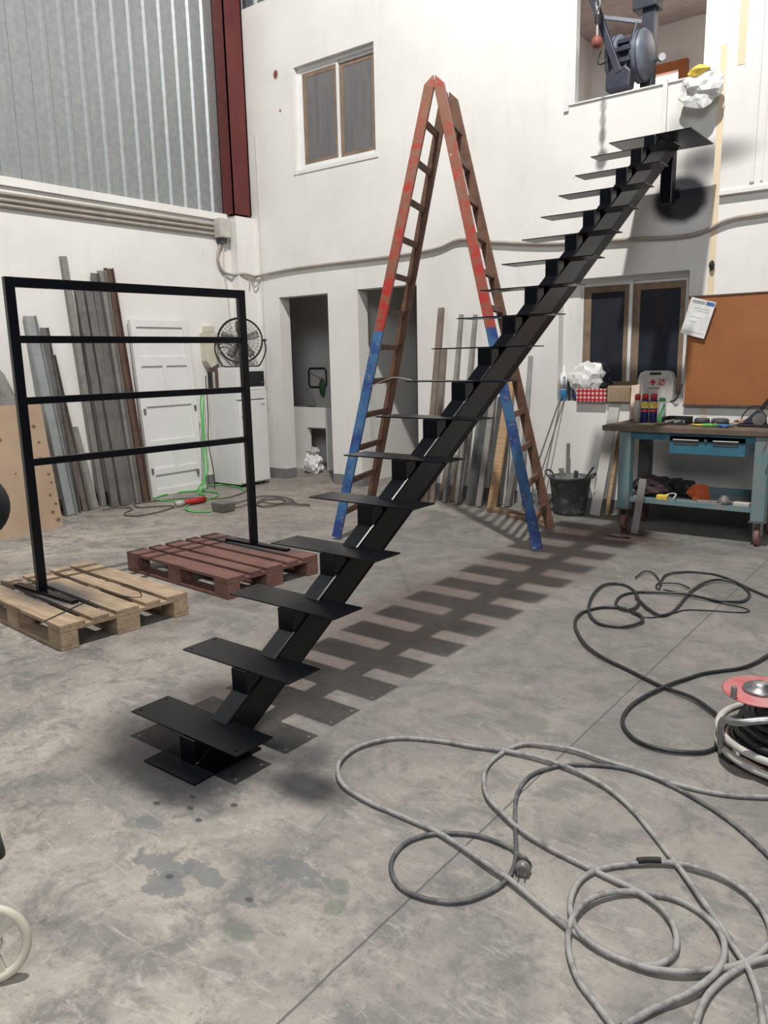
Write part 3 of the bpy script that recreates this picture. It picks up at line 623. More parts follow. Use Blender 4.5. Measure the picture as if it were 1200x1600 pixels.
# fan on top
fc = Vector((-7.28, 6.62, 1.76)); fax = Vector((.70, -.70, .08)).normalized(); fR = .27
fan = thing('cooling_fan', (fc.x, fc.y, 1.442), 'round black metal cage fan on top of the microwave', 'fan')
fx = fax.cross(Z).normalized(); fy = fx.cross(fax)
def ring(q, c, r, t, n=40): q.tube([tuple(c+(fx*math.cos(2*math.pi*k/n)+fy*math.sin(2*math.pi*k/n))*r) for k in range(n)], t, 6, True, 1)
q = MB()
for off, rr in ((.0, fR), (.05, fR*.98), (-.05, fR*.98)): ring(q, fc+fax*off, rr, .007)
for rr in (.07, .12, .17, .22):
    ring(q, fc+fax*.085*(1-rr*1.5), rr, .0015, 28)
for k in range(36):
    an = 2*math.pi*k/36; e = fx*math.cos(an)+fy*math.sin(an); q.tube([tuple(fc+fax*.085+e*.04), tuple(fc+fax*.075+e*.15), tuple(fc+fax*.045+e*fR*.98)], .0016, 4, sub=2)
    q.tube([tuple(fc-fax*.085+e*.04), tuple(fc-fax*.075+e*.15), tuple(fc-fax*.045+e*fR*.98)], .0016, 4, sub=2)
q.build('cage', 'blackmat', fan)
q = MB()
for k in range(5):
    an = 2*math.pi*k/5+.3; vs = []
    for r_, w_, tw in ((.04, .03, .03), (.12, .08, .03), (.20, .10, .02), (.235, .07, .012)):
        e = fx*math.cos(an)+fy*math.sin(an); t_ = -fx*math.sin(an)+fy*math.cos(an)
        vs += [fc+e*r_-t_*w_/2-fax*tw, fc+e*r_+t_*w_/2+fax*tw]
    q.add(vs, [(0, 1, 3, 2), (2, 3, 5, 4), (4, 5, 7, 6)], True)
o = q.build('blade', mat('fan_blade_grey', (.22, .215, .21), .5), fan); s_ = o.modifiers.new('t', 'SOLIDIFY'); s_.thickness = .003
MB().cyl(fc-fax*.10, fc+fax*.09, .035).build('hub', 'blackmat', fan)
MB().cyl(fc-fax*.19, fc-fax*.10, .07).build('motor', 'rusty', fan)
q = MB(); q.tube([tuple(fc+fx*(fR+.02)), tuple(fc+fx*(fR+.035)-Z*.12), tuple(fc+fx*.24-Z*.27), tuple(fc+fx*.17-Z*.312), tuple(fc-fx*.17-Z*.312), tuple(fc-fx*.24-Z*.27), tuple(fc-fx*(fR+.035)-Z*.12), tuple(fc-fx*(fR+.02))], .009, 8)
q.build('yoke', 'blackmat', fan)
for s in (-1, 1): MB().cyl(fc+fx*s*(fR-.005), fc+fx*s*(fR+.05), .014).build('pivot_knob', 'blackmat', fan)
# wall mounted beige box
wb = thing('wall_lamp_box', (XL+.05, 6.36, 1.44), 'beige electrical box on the left wall above the refrigerator', 'box')
MB().prism([(6.26, 1.86), (6.27, 1.52), (6.34, 1.44), (6.47, 1.50), (6.48, 1.86)], 'x', XL+.001, XL+.10).build('box_body', 'cream', wb, bevel=.004); MB().box(XL+.002, XL+.09, 6.31, 6.43, 1.862, 1.94).build('cap', 'cream', wb, bevel=.01)
tag(MB().tube([(-7.33, 6.02, 1.15), (-7.33, 5.99, 1.0), (-7.28, 5.96, .7), (-7.22, 5.90, .4), (-7.18, 5.85, .12), (-7.15, 5.75, .02), (-7.0, 5.7, .012)], .010, 8).build('green_hose', 'hosegreen'), 'green hose hanging down between the white door and refrigerator', 'hose')
tag(MB().tube([(-7.34, 6.07, 1.2), (-7.34, 6.03, .9), (-7.30, 6.0, .5), (-7.22, 5.95, .25), (-7.25, 5.8, .04)], .008, 8).build('green_hose', 'hosegreen'), 'thinner green hose hanging close to the refrigerator side', 'hose')
tag(MB().tube([(-7.36, 6.12, 1.35), (-7.36, 6.12, .9), (-7.36, 6.10, .55), (-7.30, 6.1, .2), (-7.3, 6.1, .01)], .006, 6).build('power_cord', 'cable_black'), 'black cord hanging beside the refrigerator', 'cord')

# washroom items
sk_ = thing('wash_trough', (-7.4, 8.2, 0), 'white masonry wash trough in the left doorway room', 'sink')
holedp = MB()
for x0, x1, z0, z1 in ((-8.1, -7.52, 0, .86), (-7.17, -6.7, 0, .86), (-7.52, -7.17, .585, .86)): holedp.box(x0, x1, 8.0, 8.08, z0, z1)
holedp.box(-8.1, -6.7, 8.08, 8.58, .56, .64).box(-8.1, -6.7, 8.50, 8.59, .64, .86).box(-6.78, -6.7, 8.08, 8.5, .64, .86).box(-8.1, -8.02, 8.08, 8.5, .64, .86)
holedp.build('trough_body', 'plaster', sk_)
q = MB(); pr_ = [(-7.95, 1.12), (-7.67, 1.12), (-7.64, 1.15), (-7.64, 1.36), (-7.67, 1.39), (-7.95, 1.39), (-7.98, 1.36), (-7.98, 1.15)]
q.tube([(x, 8.57, z) for x, z in pr_], .012, 8, True, 1); mi = thing('wire_frame_rack', (-7.8, 8.57, 1.1), 'black tubular frame hanging on the washroom wall', 'rack'); q.build('frame', 'blackmat', mi); MB().tube([(-7.95, 8.57, 1.33), (-7.80, 8.56, 1.27), (-7.66, 8.57, 1.20)], .003, 5).build('string', 'blackmat', mi)
tag(MB().lump((-7.68, 8.52, 1.12), (.055, .03, .13), 5, .25, 3, 2).build('green_cloth', mat('dark_green_cloth', (.05, .16, .06), .8)), 'green cloth hanging from the black frame in the washroom', 'cloth')
tag(MB().prism([(-7.80, .87), (-7.64, .87), (-7.76, 1.10), (-7.80, 1.12)], 'y', 8.30, 8.33).build('offcut_board', 'whitegrey'), 'pale board offcut standing on the wash trough', 'board')
tag(MB().lump((-7.17, 7.72, .13), (.13, .12, .15), 8, .35, 2.5, 3, .001).build('rubbish_bag', 'bag'), 'white rubbish bag on the floor inside the left doorway', 'bag')
for k, (x, y, r_) in enumerate(((-7.14, 7.70, .05), (-7.22, 7.73, .045), (-7.17, 7.78, .05))):
    tag(MB().lump((x, y, .30), (r_, r_, r_), 20+k, .6, 2, 2).build('crumpled_wrapper', 'whitegrey'), ['crumpled wrapper on the right of the rubbish bag top', 'crumpled wrapper on the left of the rubbish bag top', 'crumpled wrapper at the rear of the rubbish bag top'][k], 'rubbish')
tag(MB().lump((-5.45, 8.3, .09), (.2, .14, .13), 11, .35, 2.5, 3, .001).build('dark_bundle', 'darkcloth'), 'dark bundle on the floor inside the right doorway', 'bundle')
tag(MB().box(-5.72, -5.56, 7.62, 7.70, .0, .07).build('small_crate', 'whitegrey', bevel=.01), 'small pale container on the floor inside the right doorway', 'container')

# ================================================================== stock leaning on the end wall
W_ = WY
M['wood_batten'] = mat('grey_brown_batten_wood', (.21, .165, .135), .75, 0, (.15, .115, .095), 6, .35, .65)
G = 'dullgrey'; MG = 'midgrey'; DK = 'darksteel'
lean('wooden_batten', (-4.69, W_, 2.02), (-4.60, 6.66, 0), .065, .03, 'wood_batten', 'tallest brown batten at the left of the end-wall stock')
lean('wooden_batten', (-4.65, W_, 1.60), (-4.52, 6.67, 0), .05, .03, 'wood_batten', 'brown batten leaning just right of the tallest one')
lean('steel_bar', (-4.44, W_, 1.94), (-4.43, 6.77, 0), .04, .03, G, 'left one of two tall thin grey bars on the end wall')
lean('steel_bar', (-4.27, W_, 1.93), (-4.26, 6.74, 0), .04, .03, G, 'right one of two tall thin grey bars on the end wall')
lean('steel_bar', (-3.64, W_, 1.50), (-3.67, 7.0, 0), .05, .008, 'grey_blue', 'blue-grey flat bar standing alone behind the right ladder leaf')
lean('wooden_plank', (-3.84, W_-.03, 1.24), (-3.79, 6.64, 0), .095, .03, 'wood', 'yellow pine plank leaning behind the blue ladder foot')
lean('steel_plate_strip', (-4.14, W_, .98), (-4.10, 6.77, 0), .115, .012, DK, 'broad dark steel strip leaning in the end-wall stock')
lean('steel_bar', (-4.04, W_, 1.20), (-3.99, 6.73, 0), .06, .03, G, 'light grey bar in the middle of the end-wall stock')
lean('steel_bar', (-3.97, W_, 1.09), (-3.90, 6.80, 0), .05, .03, DK, 'dark bar touching the light grey one in the end-wall stock')
lean('steel_bar', (-4.34, W_, .80), (-4.27, 6.78, 0), .075, .02, MG, 'wide grey-brown bar below the two tall thin bars')
lean('steel_bar', (-4.43, W_, .56), (-4.37, 6.82, 0), .065, .02, 'rusty', 'short rusty bar in the end-wall stock')
lean('steel_bar', (-4.53, W_, .46), (-4.46, 6.80, 0), .045, .02, G, 'short pale bar beside the short rusty one')
lean('steel_bar', (-4.62, W_, .40), (-4.55, 6.86, 0), .04, .02, 'rusty', 'short brown bar at the left foot of the end-wall stock')
lean('steel_bar', (-4.75, W_, .30), (-4.70, 6.88, 0), .035, .02, MG, 'shortest grey bar at the left foot of the end-wall stock')
lean('white_lath', (-3.87, W_, .98), (-3.86, 6.98, 0), .07, .01, 'whitegrey', 'whitish panel strip behind the pine plank')
lean('white_lath', (-3.79, W_, .95), (-3.78, 7.02, 0), .07, .01, 'whitegrey', 'whitish panel strip between pine plank and blue-grey flat bar')
lean('steel_bar', (-3.76, W_-.03, .55), (-3.74, 6.86, 0), .06, .03, MG, 'short grey bar leaning right of the pine plank')
lean('steel_bar', (-4.20, W_, 1.05), (-4.19, 6.84, 0), .04, .02, MG, 'thin grey bar left of the broad dark strip')
lean('thin_rod', (-3.30, W_, 1.12), (-3.52, 6.75, 0), .016, .016, MG, 'thin rod leaning up to the window sill corner', 'round')
lean('thin_rod', (-3.27, W_, 1.08), (-3.46, 6.80, 0), .012, .012, MG, 'thinner rod parallel to the sill corner rod', 'round')
lean('thin_rod', (-3.62, W_, .55), (-3.42, 6.85, 0), .014, .014, G, 'short thin rod crossing behind the right ladder leaf', 'round')
lean('steel_flat', (-2.76, W_, 1.04), (-2.84, 6.93, 0), .10, .012, 'whitegrey', 'wide pale flat bar leaning below the cardboard box')
lean('wooden_lath', (-2.70, W_, .80), (-2.74, 6.98, 0), .035, .02, 'wood', 'narrow wooden lath behind the left workbench leg')
tag(MB().beam((-3.80, 6.62, .02), (-3.34, 6.55, .02), (0, 1, 0), .09, .038).build('floor_plank', 'wood_dirty', bevel=.003), 'short wooden plank lying on the floor between the ladder feet', 'wood')
tag(MB().beam((-3.50, 6.45, .018), (-3.02, 6.37, .018), (0, 1, 0), .06, .034).build('floor_plank', 'wood_dirty', bevel=.003), 'short wooden offcut lying by the right ladder foot', 'wood')
bk = thing('rubber_bucket', (-3.09, 6.92, 0), 'plaster-stained black rubber bucket full of scrap against the end wall', 'bucket')
MB().lathe((-3.09, 6.92, 0), [(0, .0), (.14, .0), (.150, .03), (.195, .34), (.205, .35), (.205, .365), (.190, .365), (.183, .34), (.14, .05), (0, .04)]).build('bucket_body', 'bucket', bk)
for s in (-1, 1): MB().tube([(-3.09+s*.195, 6.86, .35), (-3.09+s*.235, 6.87, .40), (-3.09+s*.235, 6.97, .40), (-3.09+s*.195, 6.98, .35)], .010, 6).build('handle', 'bucket', bk)
tag(MB().lump((-3.09, 6.92, .28), (.17, .17, .10), 4, .35, 3, 3).build('scrap_fill', 'midgrey'), 'grey scrap filling the rubber bucket', 'scrap', kind='stuff')
for k, (p0, p1, wd, mt_, lb) in enumerate((((-3.14, 6.97, .2), (-3.18, 7.06, .66), .035, MG, 'upright grey bar sticking out of the bucket'), ((-3.0, 6.9, .25), (-2.82, 6.83, .48), .018, DK, 'dark rod sticking out to the right of the bucket'), ((-3.12, 6.85, .28), (-3.14, 6.82, .45), .05, G, 'grey sheet scrap standing at the front of the bucket'), ((-3.02, 6.88, .28), (-3.0, 6.85, .43), .04, DK, 'dark scrap piece near the bucket middle'))):
    tag(MB().beam(p0, p1, (1, 0, 0), wd, .008).build('scrap_piece', mt_), lb, 'scrap')

# ================================================================== workbench
wbn = thing('workbench', (-1.86, 6.72, 0), 'blue steel workbench on castors with a worn wooden top and one drawer', 'workbench')
bx = (-2.58, -1.12); by = (6.40, 7.02)
MB().box(bx[0], bx[1], by[0], by[1], .862, .908).build('bench_top', 'bench_wood', wbn, bevel=.004)
for x in (-2.435, -1.37):
    for y in (6.42, 6.90):
        MB().box(x, x+.10, y, y+.10, .20, .862).build('leg', 'bluegreen' if y < 6.5 else 'darksteel', wbn, bevel=.006)
        cx, cy = x+.05, y+.05+.02
        c = MB(); c.box(cx-.06, cx+.06, cy-.075, cy+.035, .192, .20).box(cx-.030, cx-.024, cy-.035, cy+.035, .08, .192).box(cx+.024, cx+.030, cy-.035, cy+.035, .08, .192)
        co = c.build('castor', 'steel' if x > -2 else 'rusty', wbn)
        MB().lathe((cx-.022, cy, .072), [(.02, 0), (.062, 0), (.072, .006), (.072, .038), (.062, .044), (.02, .044), (.02, 0)], 24, (1, 0, 0)).build('wheel', 'brownred', co)
MB().box(-2.335, -1.37, 6.44, 6.47, .80, .862).build('rail', 'blue', wbn)
MB().box(-2.335, -1.37, 6.95, 6.98, .80, .862).build('rail', 'blue', wbn)
d = MB().box(-2.02, -1.44, 6.44, 6.80, .695, .842).build('drawer', 'blue', wbn, bevel=.003)
for a, b_ in ((-1.99, -1.79), (-1.68, -1.49)): MB().box(a, b_, 6.425, 6.44, .808, .816).build('drawer_handle', 'alu', d); MB().box(a, b_, 6.436, 6.4398, .770, .806).build('handle_recess', 'darksteel', d)
MB().cyl((-1.735, 6.44, .812), (-1.735, 6.425, .812), .012).build('lock', 'steel', d)
sh = MB(); sh.box(-2.42, -1.28, 6.46, 6.96, .285, .290).box(-2.335, -1.37, 6.455, 6.462, .262, .302).box(-2.335, -1.37, 6.955, 6.962, .262, .36)
sh.build('shelf', 'bluegreen', wbn)
# shelf contents (shelf surface z = .29)
SZ_ = .291
tag(MB().lump((-2.23, 6.72, SZ_+.075), (.17, .16, .09), 31, .35, 2.6, 3, SZ_).build('rag_heap', 'darkcloth'), 'dark maroon rag heap at the left end of the bench shelf', 'rags')
tag(MB().lump((-2.02, 6.80, SZ_+.065), (.15, .11, .08), 32, .35, 2.6, 3, SZ_).build('rag_heap', 'blackmat'), 'black rag heap in the middle of the bench shelf', 'rags')
tag(MB().lump((-1.83, 6.68, SZ_+.05), (.095, .06, .085), 33, .45, 1.6, 2, SZ_).build('orange_bundle', 'orange'), 'orange bundle on the bench shelf', 'bundle')
tag(MB().box(-2.12, -2.03, 6.47, 6.53, SZ_, SZ_+.045).build('yellow_block', 'yellow', bevel=.008), 'yellow sponge block on the front edge of the bench shelf', 'sponge')
tag(MB().tube([(-2.10, 6.56, SZ_+.01), (-2.05, 6.6, SZ_+.04), (-1.98, 6.55, SZ_+.05), (-1.99, 6.50, SZ_+.012)], .007, 6).build('bent_bracket', 'whitegrey'), 'pale bent bracket behind the yellow sponge', 'bracket')
for k, (p0, p1, r_) in enumerate((((-1.80, 6.52, SZ_+.014), (-1.38, 6.62, SZ_+.014), .012), ((-1.75, 6.66, SZ_+.012), (-1.40, 6.78, SZ_+.012), .010), ((-1.70, 6.78, SZ_+.014), (-1.42, 6.86, SZ_+.014), .012))):
    tag(MB().cyl(p0, p1, r_).build('metal_rod', MG), ['front metal rod lying on the bench shelf', 'middle metal rod lying on the bench shelf', 'rear metal rod lying on the bench shelf'][k], 'rod')
tag(MB().box(-1.52, -1.40, 6.50, 6.56, SZ_, SZ_+.035).build('small_tool_case', 'whitegrey', bevel=.008), 'small grey case at the right front of the bench shelf', 'case')
tag(MB().lathe((-1.60, 6.56, SZ_), [(0, 0), (.055, 0), (.05, .03), (.02, .07), (0, .075)], 18).build('grey_cone_cap', MG), 'grey cone-shaped cap on the bench shelf', 'cap')
tag(MB().box(-1.78, -1.60, 6.465, 6.50, SZ_, SZ_+.016).build('flat_bar_offcut', G), 'pale flat bar along the front edge of the bench shelf', 'metal bar')
tag(MB().beam((-2.33, 6.62, SZ_+.03), (-2.24, 6.50, SZ_+.03), (0, 0, 1), .02, .02).build('pipe_fitting', 'alu'), 'shiny white fitting at the left end of the bench shelf', 'fitting')
tag(MB().beam((-2.22, 6.43, .47), (-2.255, 6.375, .006), (1, 0, 0), .062, .004).build('hanging_strap', G), 'pale grey metal strap leaning on the front of the bench shelf', 'metal bar')

# bench top contents (z = .908)
BT = .909
def can(name, x, y, r, h, body, cap, label, caph=.05):
    t = thing(name, (x, y, BT), label, 'spray can')
    MB().lathe((x, y, BT), [(0, 0), (r, 0), (r, h-caph-.02), (r*.85, h-caph), (0, h-caph)]).build('can_body', body, t)
    MB().lathe((x, y, BT), [(0, h-caph+.001), (r*.86, h-caph+.001), (r*.8, h-.008), (r*.6, h), (0, h)]).build('cap', cap, t); return t
can('spray_can', -2.425, 6.80, .030, .245, 'whitegrey', 'red', 'pale spray can with black shoulder and red cap, leftmost on the bench')
M['navycan'] = mat('navy_can_paint', (.015, .03, .14), .35)
vd = (Vector((-2.2, 6.8, 0))-Vector((0, 0, 0))).normalized(); vr = Vector((-vd.y, vd.x, 0))*-1
for x, y, lab in ((-2.355, 6.79, 'left navy lubricant spray can with yellow shield and red cap'), (-2.283, 6.80, 'right navy lubricant spray can with yellow shield and red cap')):
    t = can('lubricant_can', x, y, .033, .25, 'navycan', 'red', lab)
    MB().lathe((x, y, BT), [(.0335, .125), (.0338, .126), (.0338, .180), (.0335, .181)]).build('yellow_label', 'yellow', t)
    MB().lathe((x, y, BT), [(.0336, .095), (.0338, .096), (.0338, .110), (.0336, .111)]).build('red_band', 'red', t)
    c = Vector((x, y, BT+.153))-vd*.0345
    text('WD', 'lettering', 'navycan', t, c+Z*.011, vr, Z, .024, off=.0005); text('40', 'lettering', 'navycan', t, c-Z*.011, vr, Z, .024, off=.0005)
t = can('spray_can', -2.21, 6.80, .032, .215, 'alu', 'green', 'white and green spray can, rightmost of the row', .03)
MB().lathe((-2.21, 6.80, BT), [(.0325, .01), (.0328, .011), (.0328, .05), (.0325, .051)]).build('green_label', 'green', t)
c = Vector((-2.21, 6.80, BT+.11))-vd*.0335; q = MB(); q.beam(c-vr*.018-Z*.05, c+vr*.018+Z*.05, vd, .003, .016); q.build('green_stripe', 'green', t)
tag(MB().box(-2.20, -2.12, 6.60, 6.65, BT, BT+.02).build('red_tool_piece', 'rusty', bevel=.004), 'small dark red tool piece at the front of the bench top', 'tool')
tr_ = MB(); tr_.box(-2.165, -1.965, 6.66, 6.86, BT, BT+.012).box(-2.165, -2.155, 6.66, 6.86, BT+.012, BT+.06).box(-1.975, -1.965, 6.66, 6.86, BT+.012, BT+.06).box(-2.155, -1.975, 6.85, 6.86, BT+.012, BT+.06)
tag(tr_.build('black_tray', 'blackmat'), 'open black tray on the bench top right of the cans', 'tray')
for k in range(5):
    tag(MB().beam((-2.135+.035*k, 6.68+.01*k, BT+.022), (-2.105+.03*k, 6.80-.01*k, BT+.024), (0, 0, 1), .016, .016).build('small_tool', MG if k % 2 else 'whitegrey'), 'small tool lying in the black tray', 'tool', 'small tools in the black tray')
for k, (x, y, r_) in enumerate(((-1.895, 6.88, .062), (-1.75, 6.88, .07))):
    tag(MB().lathe((x, y, BT), [(0, 0), (r_, 0), (r_, .035), (r_*.8, .045), (.012, .045), (0, .045)]).build('grinding_disc_stack', DK), ['left dark round disc stack at the back of the bench', 'right dark round disc stack at the back of the bench'][k], 'disc')
for k, (mt_, pts) in enumerate((('green', [(-1.86, 6.60), (-1.78, 6.66), (-1.68, 6.62), (-1.72, 6.55), (-1.80, 6.56)]), ('hoistblue', [(-1.74, 6.62), (-1.66, 6.68), (-1.58, 6.62), (-1.63, 6.54), (-1.70, 6.58)]), ('yellow', [(-1.90, 6.63), (-1.84, 6.56), (-1.77, 6.62), (-1.73, 6.68)]))):
    tag(MB().tube([(x, y, BT+.008+.006*((i+k) % 2)) for i, (x, y) in enumerate(pts)], .008, 6).build('tangled_cord', mt_), ['green cord tangled on the bench top', 'blue cord tangled on the bench top', 'yellow cord tangled on the bench top'][k], 'cord')
M['bluecord'] = mat('blue_cord', (.03, .15, .42), .5)
tag(MB().lump((-1.64, 6.56, BT+.014), (.045, .03, .014), 41, .2, 3, 2, BT).build('blue_cloth', 'bluecord'), 'small blue cloth on the bench top', 'cloth')
tag(MB().lump((-1.56, 6.78, BT+.03), (.06, .05, .03), 42, .4, 3, 2, BT).build('pink_rag', mat('pinkish_rag', (.42, .29, .25), .9)), 'pale pink rag on the bench top before the grinder', 'rag')
_k0 = len(bpy.data.objects)
gr = thing('cutting_machine', (-1.49, 6.62, BT), 'black hand-held cutting machine with a wheel guard lying on the bench', 'machine')
MB().box(-1.62, -1.36, 6.55, 6.68, BT, BT+.022).build('base', 'blackmat', gr, bevel=.004)
q = MB(); q.prism([(-1.60, BT+.022), (-1.42, BT+.022), (-1.43, BT+.09), (-1.48, BT+.15), (-1.53, BT+.10), (-1.58, BT+.05)], 'y', 6.58, 6.64); q.build('motor_body', 'hoistdark', gr, bevel=.01)
MB().beam((-1.50, 6.61, BT+.10), (-1.40, 6.61, BT+.235), (0, 1, 0), .032, .03).build('handle', 'blackmat', gr, bevel=.006)
MB().tube([(-1.61, 6.6, BT+.06), (-1.58, 6.6, BT+.12), (-1.52, 6.6, BT+.165), (-1.45, 6.6, BT+.16)], .005, 6).build('cord', 'blackmat', gr)
MB().cyl((-1.47, 6.575, BT+.06), (-1.47, 6.56, BT+.06), .05).build('wheel_guard', MG, gr)
gr.location.x += .06; gr.location.y += .12
vs_ = thing('bench_vise', (-1.30, 6.60, BT), 'old grey bench vise clamped at the right front of the workbench', 'vise')
q = MB(); q.box(-1.36, -1.22, 6.58, 6.74, BT, BT+.03).box(-1.33, -1.25, 6.60, 6.72, BT+.03, BT+.09).box(-1.37, -1.21, 6.58, 6.70, BT+.09, BT+.17); q.build('vise_body', 'rusty', vs_, bevel=.008)
MB().box(-1.36, -1.22, 6.47, 6.55, BT+.07, BT+.17).build('front_jaw', MG, vs_, bevel=.01)
MB().cyl((-1.29, 6.34, BT+.09), (-1.29, 6.60, BT+.09), .018).build('spindle', 'steel', vs_)
MB().cyl((-1.29, 6.32, BT+.09), (-1.29, 6.36, BT+.09), .03).build('spindle_head', 'steel', vs_)
MB().cyl((-1.345, 6.34, .76), (-1.275, 6.34, BT+.13), .008).build('tommy_bar', 'steel', vs_)
vs_.location.x += .06
# beige plank standing on the bench, leaning on the wall below the sill
tag(MB().beam((-2.50, 6.93, BT+.012), (-2.565, 7.135, 1.215), (1, 0, 0), .075, .02).build('short_board', mat('beige_painted_board', (.52, .42, .33), .8)), 'beige board leaning between the cardboard box and the spray cans', 'board')

# ================================================================== window sill items (sill z = 1.06)
SL = 1.061
t = thing('sealant_cartridge', (-3.305, 7.195, SL), 'white and blue sealant cartridge standing at the left end of the sill', 'cartridge')
MB().lathe((-3.305, 7.195, SL), [(0, 0), (.036, 0), (.036, .11)]).build('blue_label', mat('bright_blue_label', (.05, .30, .62), .4), t)
MB().lathe((-3.305, 7.195, SL), [(.036, .1101), (.036, .265), (.014, .28), (.010, .345), (0, .345)]).build('cartridge_body', 'white', t)
c = Vector((-3.305, 7.195, SL+.155)); vd2 = Vector((-3.3, 7.19, 0)).normalized(); vr2 = Vector((vd2.y, -vd2.x, 0))
MB().lathe((-3.305, 7.195, SL), [(.0362, .115), (.0366, .115), (.0366, .25), (.0362, .25)]).build('pale_label', 'paper', t)
text('sinox', 'lettering', 'navycan', t, c-vd2*.0375+Z*.025, Z, -vr2, .055, off=.0006)
tag(MB().lump((-3.17, 7.22, SL+.06), (.055, .045, .06), 52, .25, 3, 3, SL).build('navy_cloth', 'navy'), 'navy blue cloth beside the sealant cartridge on the sill', 'cloth')
tag(MB().cyl((-3.25, 7.21, SL), (-3.255, 7.20, SL+.19), .012).build('dark_tube', 'blackmat'), 'thin dark tube between the cartridge and the white bag', 'tube')
bkt = thing('red_basket', (-2.98, 7.17, SL), 'red and white patterned basket on the window sill', 'basket')
BK = M['red'];
mt, nt, p = nodes('red_white_check'); pos = opos(nt); sx = N(nt, 'ShaderNodeSeparateXYZ'); nt.links.new(pos, sx.inputs[0])
def dia(sc):
    u = math_(nt, 'MULTIPLY', math_(nt, 'ADD', sx.outputs[0], sx.outputs[2]), sc); v = math_(nt, 'MULTIPLY', math_(nt, 'SUBTRACT', sx.outputs[0], sx.outputs[2]), sc)
    return math_(nt, 'MULTIPLY', math_(nt, 'SINE', u), math_(nt, 'SINE', v))
f_ = math_(nt, 'GREATER_THAN', dia(78), .22)
setc(nt, p, mixc(nt, f_, (.42, .02, .035), (.70, .48, .46))); CHK = mt
q = MB(); x0, x1, y0_, y1_, z1 = -3.125, -2.835, 7.09, 7.27, SL+.125
q.box(x0, x1, y0_, y0_+.006, SL, z1).box(x0, x1, y1_-.006, y1_, SL, z1).box(x0, x0+.006, y0_+.006, y1_-.006, SL, z1).box(x1-.006, x1, y0_+.006, y1_-.006, SL, z1).box(x0, x1, y0_, y1_, SL-.001, SL+.004)
q.build('basket_body', CHK, bkt)
tag(MB().lump((-3.06, 7.18, SL+.215), (.17, .075, .16), 55, .42, 1.7, 3, SL+.01).build('plastic_bag', 'bag'), 'crumpled white plastic bag on top of the red basket', 'bag')
tag(MB().lump((-2.88, 7.19, SL+.14), (.06, .05, .045), 56, .3, 3, 3).build('black_cloth', 'blackmat'), 'black cloth at the right end of the red basket', 'cloth')
cb = thing('cardboard_box', (-2.71, 7.17, SL), 'small open cardboard box on the window sill', 'box')
q = MB(); x0, x1, y0_, y1_, z1 = -2.825, -2.60, 7.10, 7.27, SL+.135
q.box(x0, x1, y0_, y0_+.004, SL, z1).box(x0, x1, y1_-.004, y1_, SL, z1).box(x0, x0+.004, y0_, y1_, SL, z1).box(x1-.004, x1, y0_, y1_, SL, z1).box(x0, x1, y0_, y1_, SL, SL+.004)
q.build('box_body', 'card', cb)
q = MB(); q.add([(x0, y0_, z1), (x1, y0_, z1), (x1+.01, y0_+.10, z1+.02), (x0-.01, y0_+.10, z1+.018)], [(0, 1, 2, 3)]); o = q.build('flap', 'card', cb); s_ = o.modifiers.new('t', 'SOLIDIFY'); s_.thickness = .003
q = MB(); q.add([(x0, y1_-.004, z1), (x1, y1_-.004, z1), (x1+.01, y1_-.03, z1+.055), (x0-.01, y1_-.03, z1+.05)], [(0, 1, 2, 3)]); o = q.build('flap', 'card', cb); s_ = o.modifiers.new('t', 'SOLIDIFY'); s_.thickness = .003
fa = thing('first_aid_case', (-2.40, 7.21, SL), 'grey-white first aid case with a red cross on the window sill', 'first aid case')
q = MB(); q.prism([(-2.56, SL), (-2.24, SL), (-2.235, SL+.20), (-2.26, SL+.27), (-2.30, SL+.285), (-2.50, SL+.285), (-2.545, SL+.265), (-2.565, SL+.20)], 'y', 7.16, 7.245); q.build('case_body', 'whitegrey', fa, bevel=.012)
MB().box(-2.45, -2.35, 7.150, 7.156, SL+.250, SL+.270).build('grip_slot', 'blackmat', fa)
q = MB(); q.box(-2.445, -2.395, 7.154, 7.158, SL+.175, SL+.192).box(-2.429, -2.411, 7.153, 7.1575, SL+.158, SL+.209); q.build('red_cross', 'red', fa)
q = MB(); q.box(-2.365, -2.315, 7.154, 7.158, SL+.158, SL+.164).box(-2.365, -2.315, 7.154, 7.158, SL+.203, SL+.209).box(-2.365, -2.359, 7.154, 7.158, SL+.164, SL+.203).box(-2.321, -2.315, 7.154, 7.158, SL+.164, SL+.203).beam((-2.355, 7.156, SL+.168), (-2.325, 7.156, SL+.20), (0, 1, 0), .004, .008); q.build('red_emblem', 'red', fa)
MB().box(-2.46, -2.36, 7.154, 7.158, SL+.128, SL+.133).build('red_line', 'red', fa)
tag(MB().tube([(-2.26, 7.17, SL+.012), (-2.20, 7.12, SL+.03), (-2.165, 7.11, SL+.10), (-2.15, 7.12, SL+.17)], .008, 6).build('black_cable', 'cable_black'), 'short black cable at the right end of the sill', 'cable')

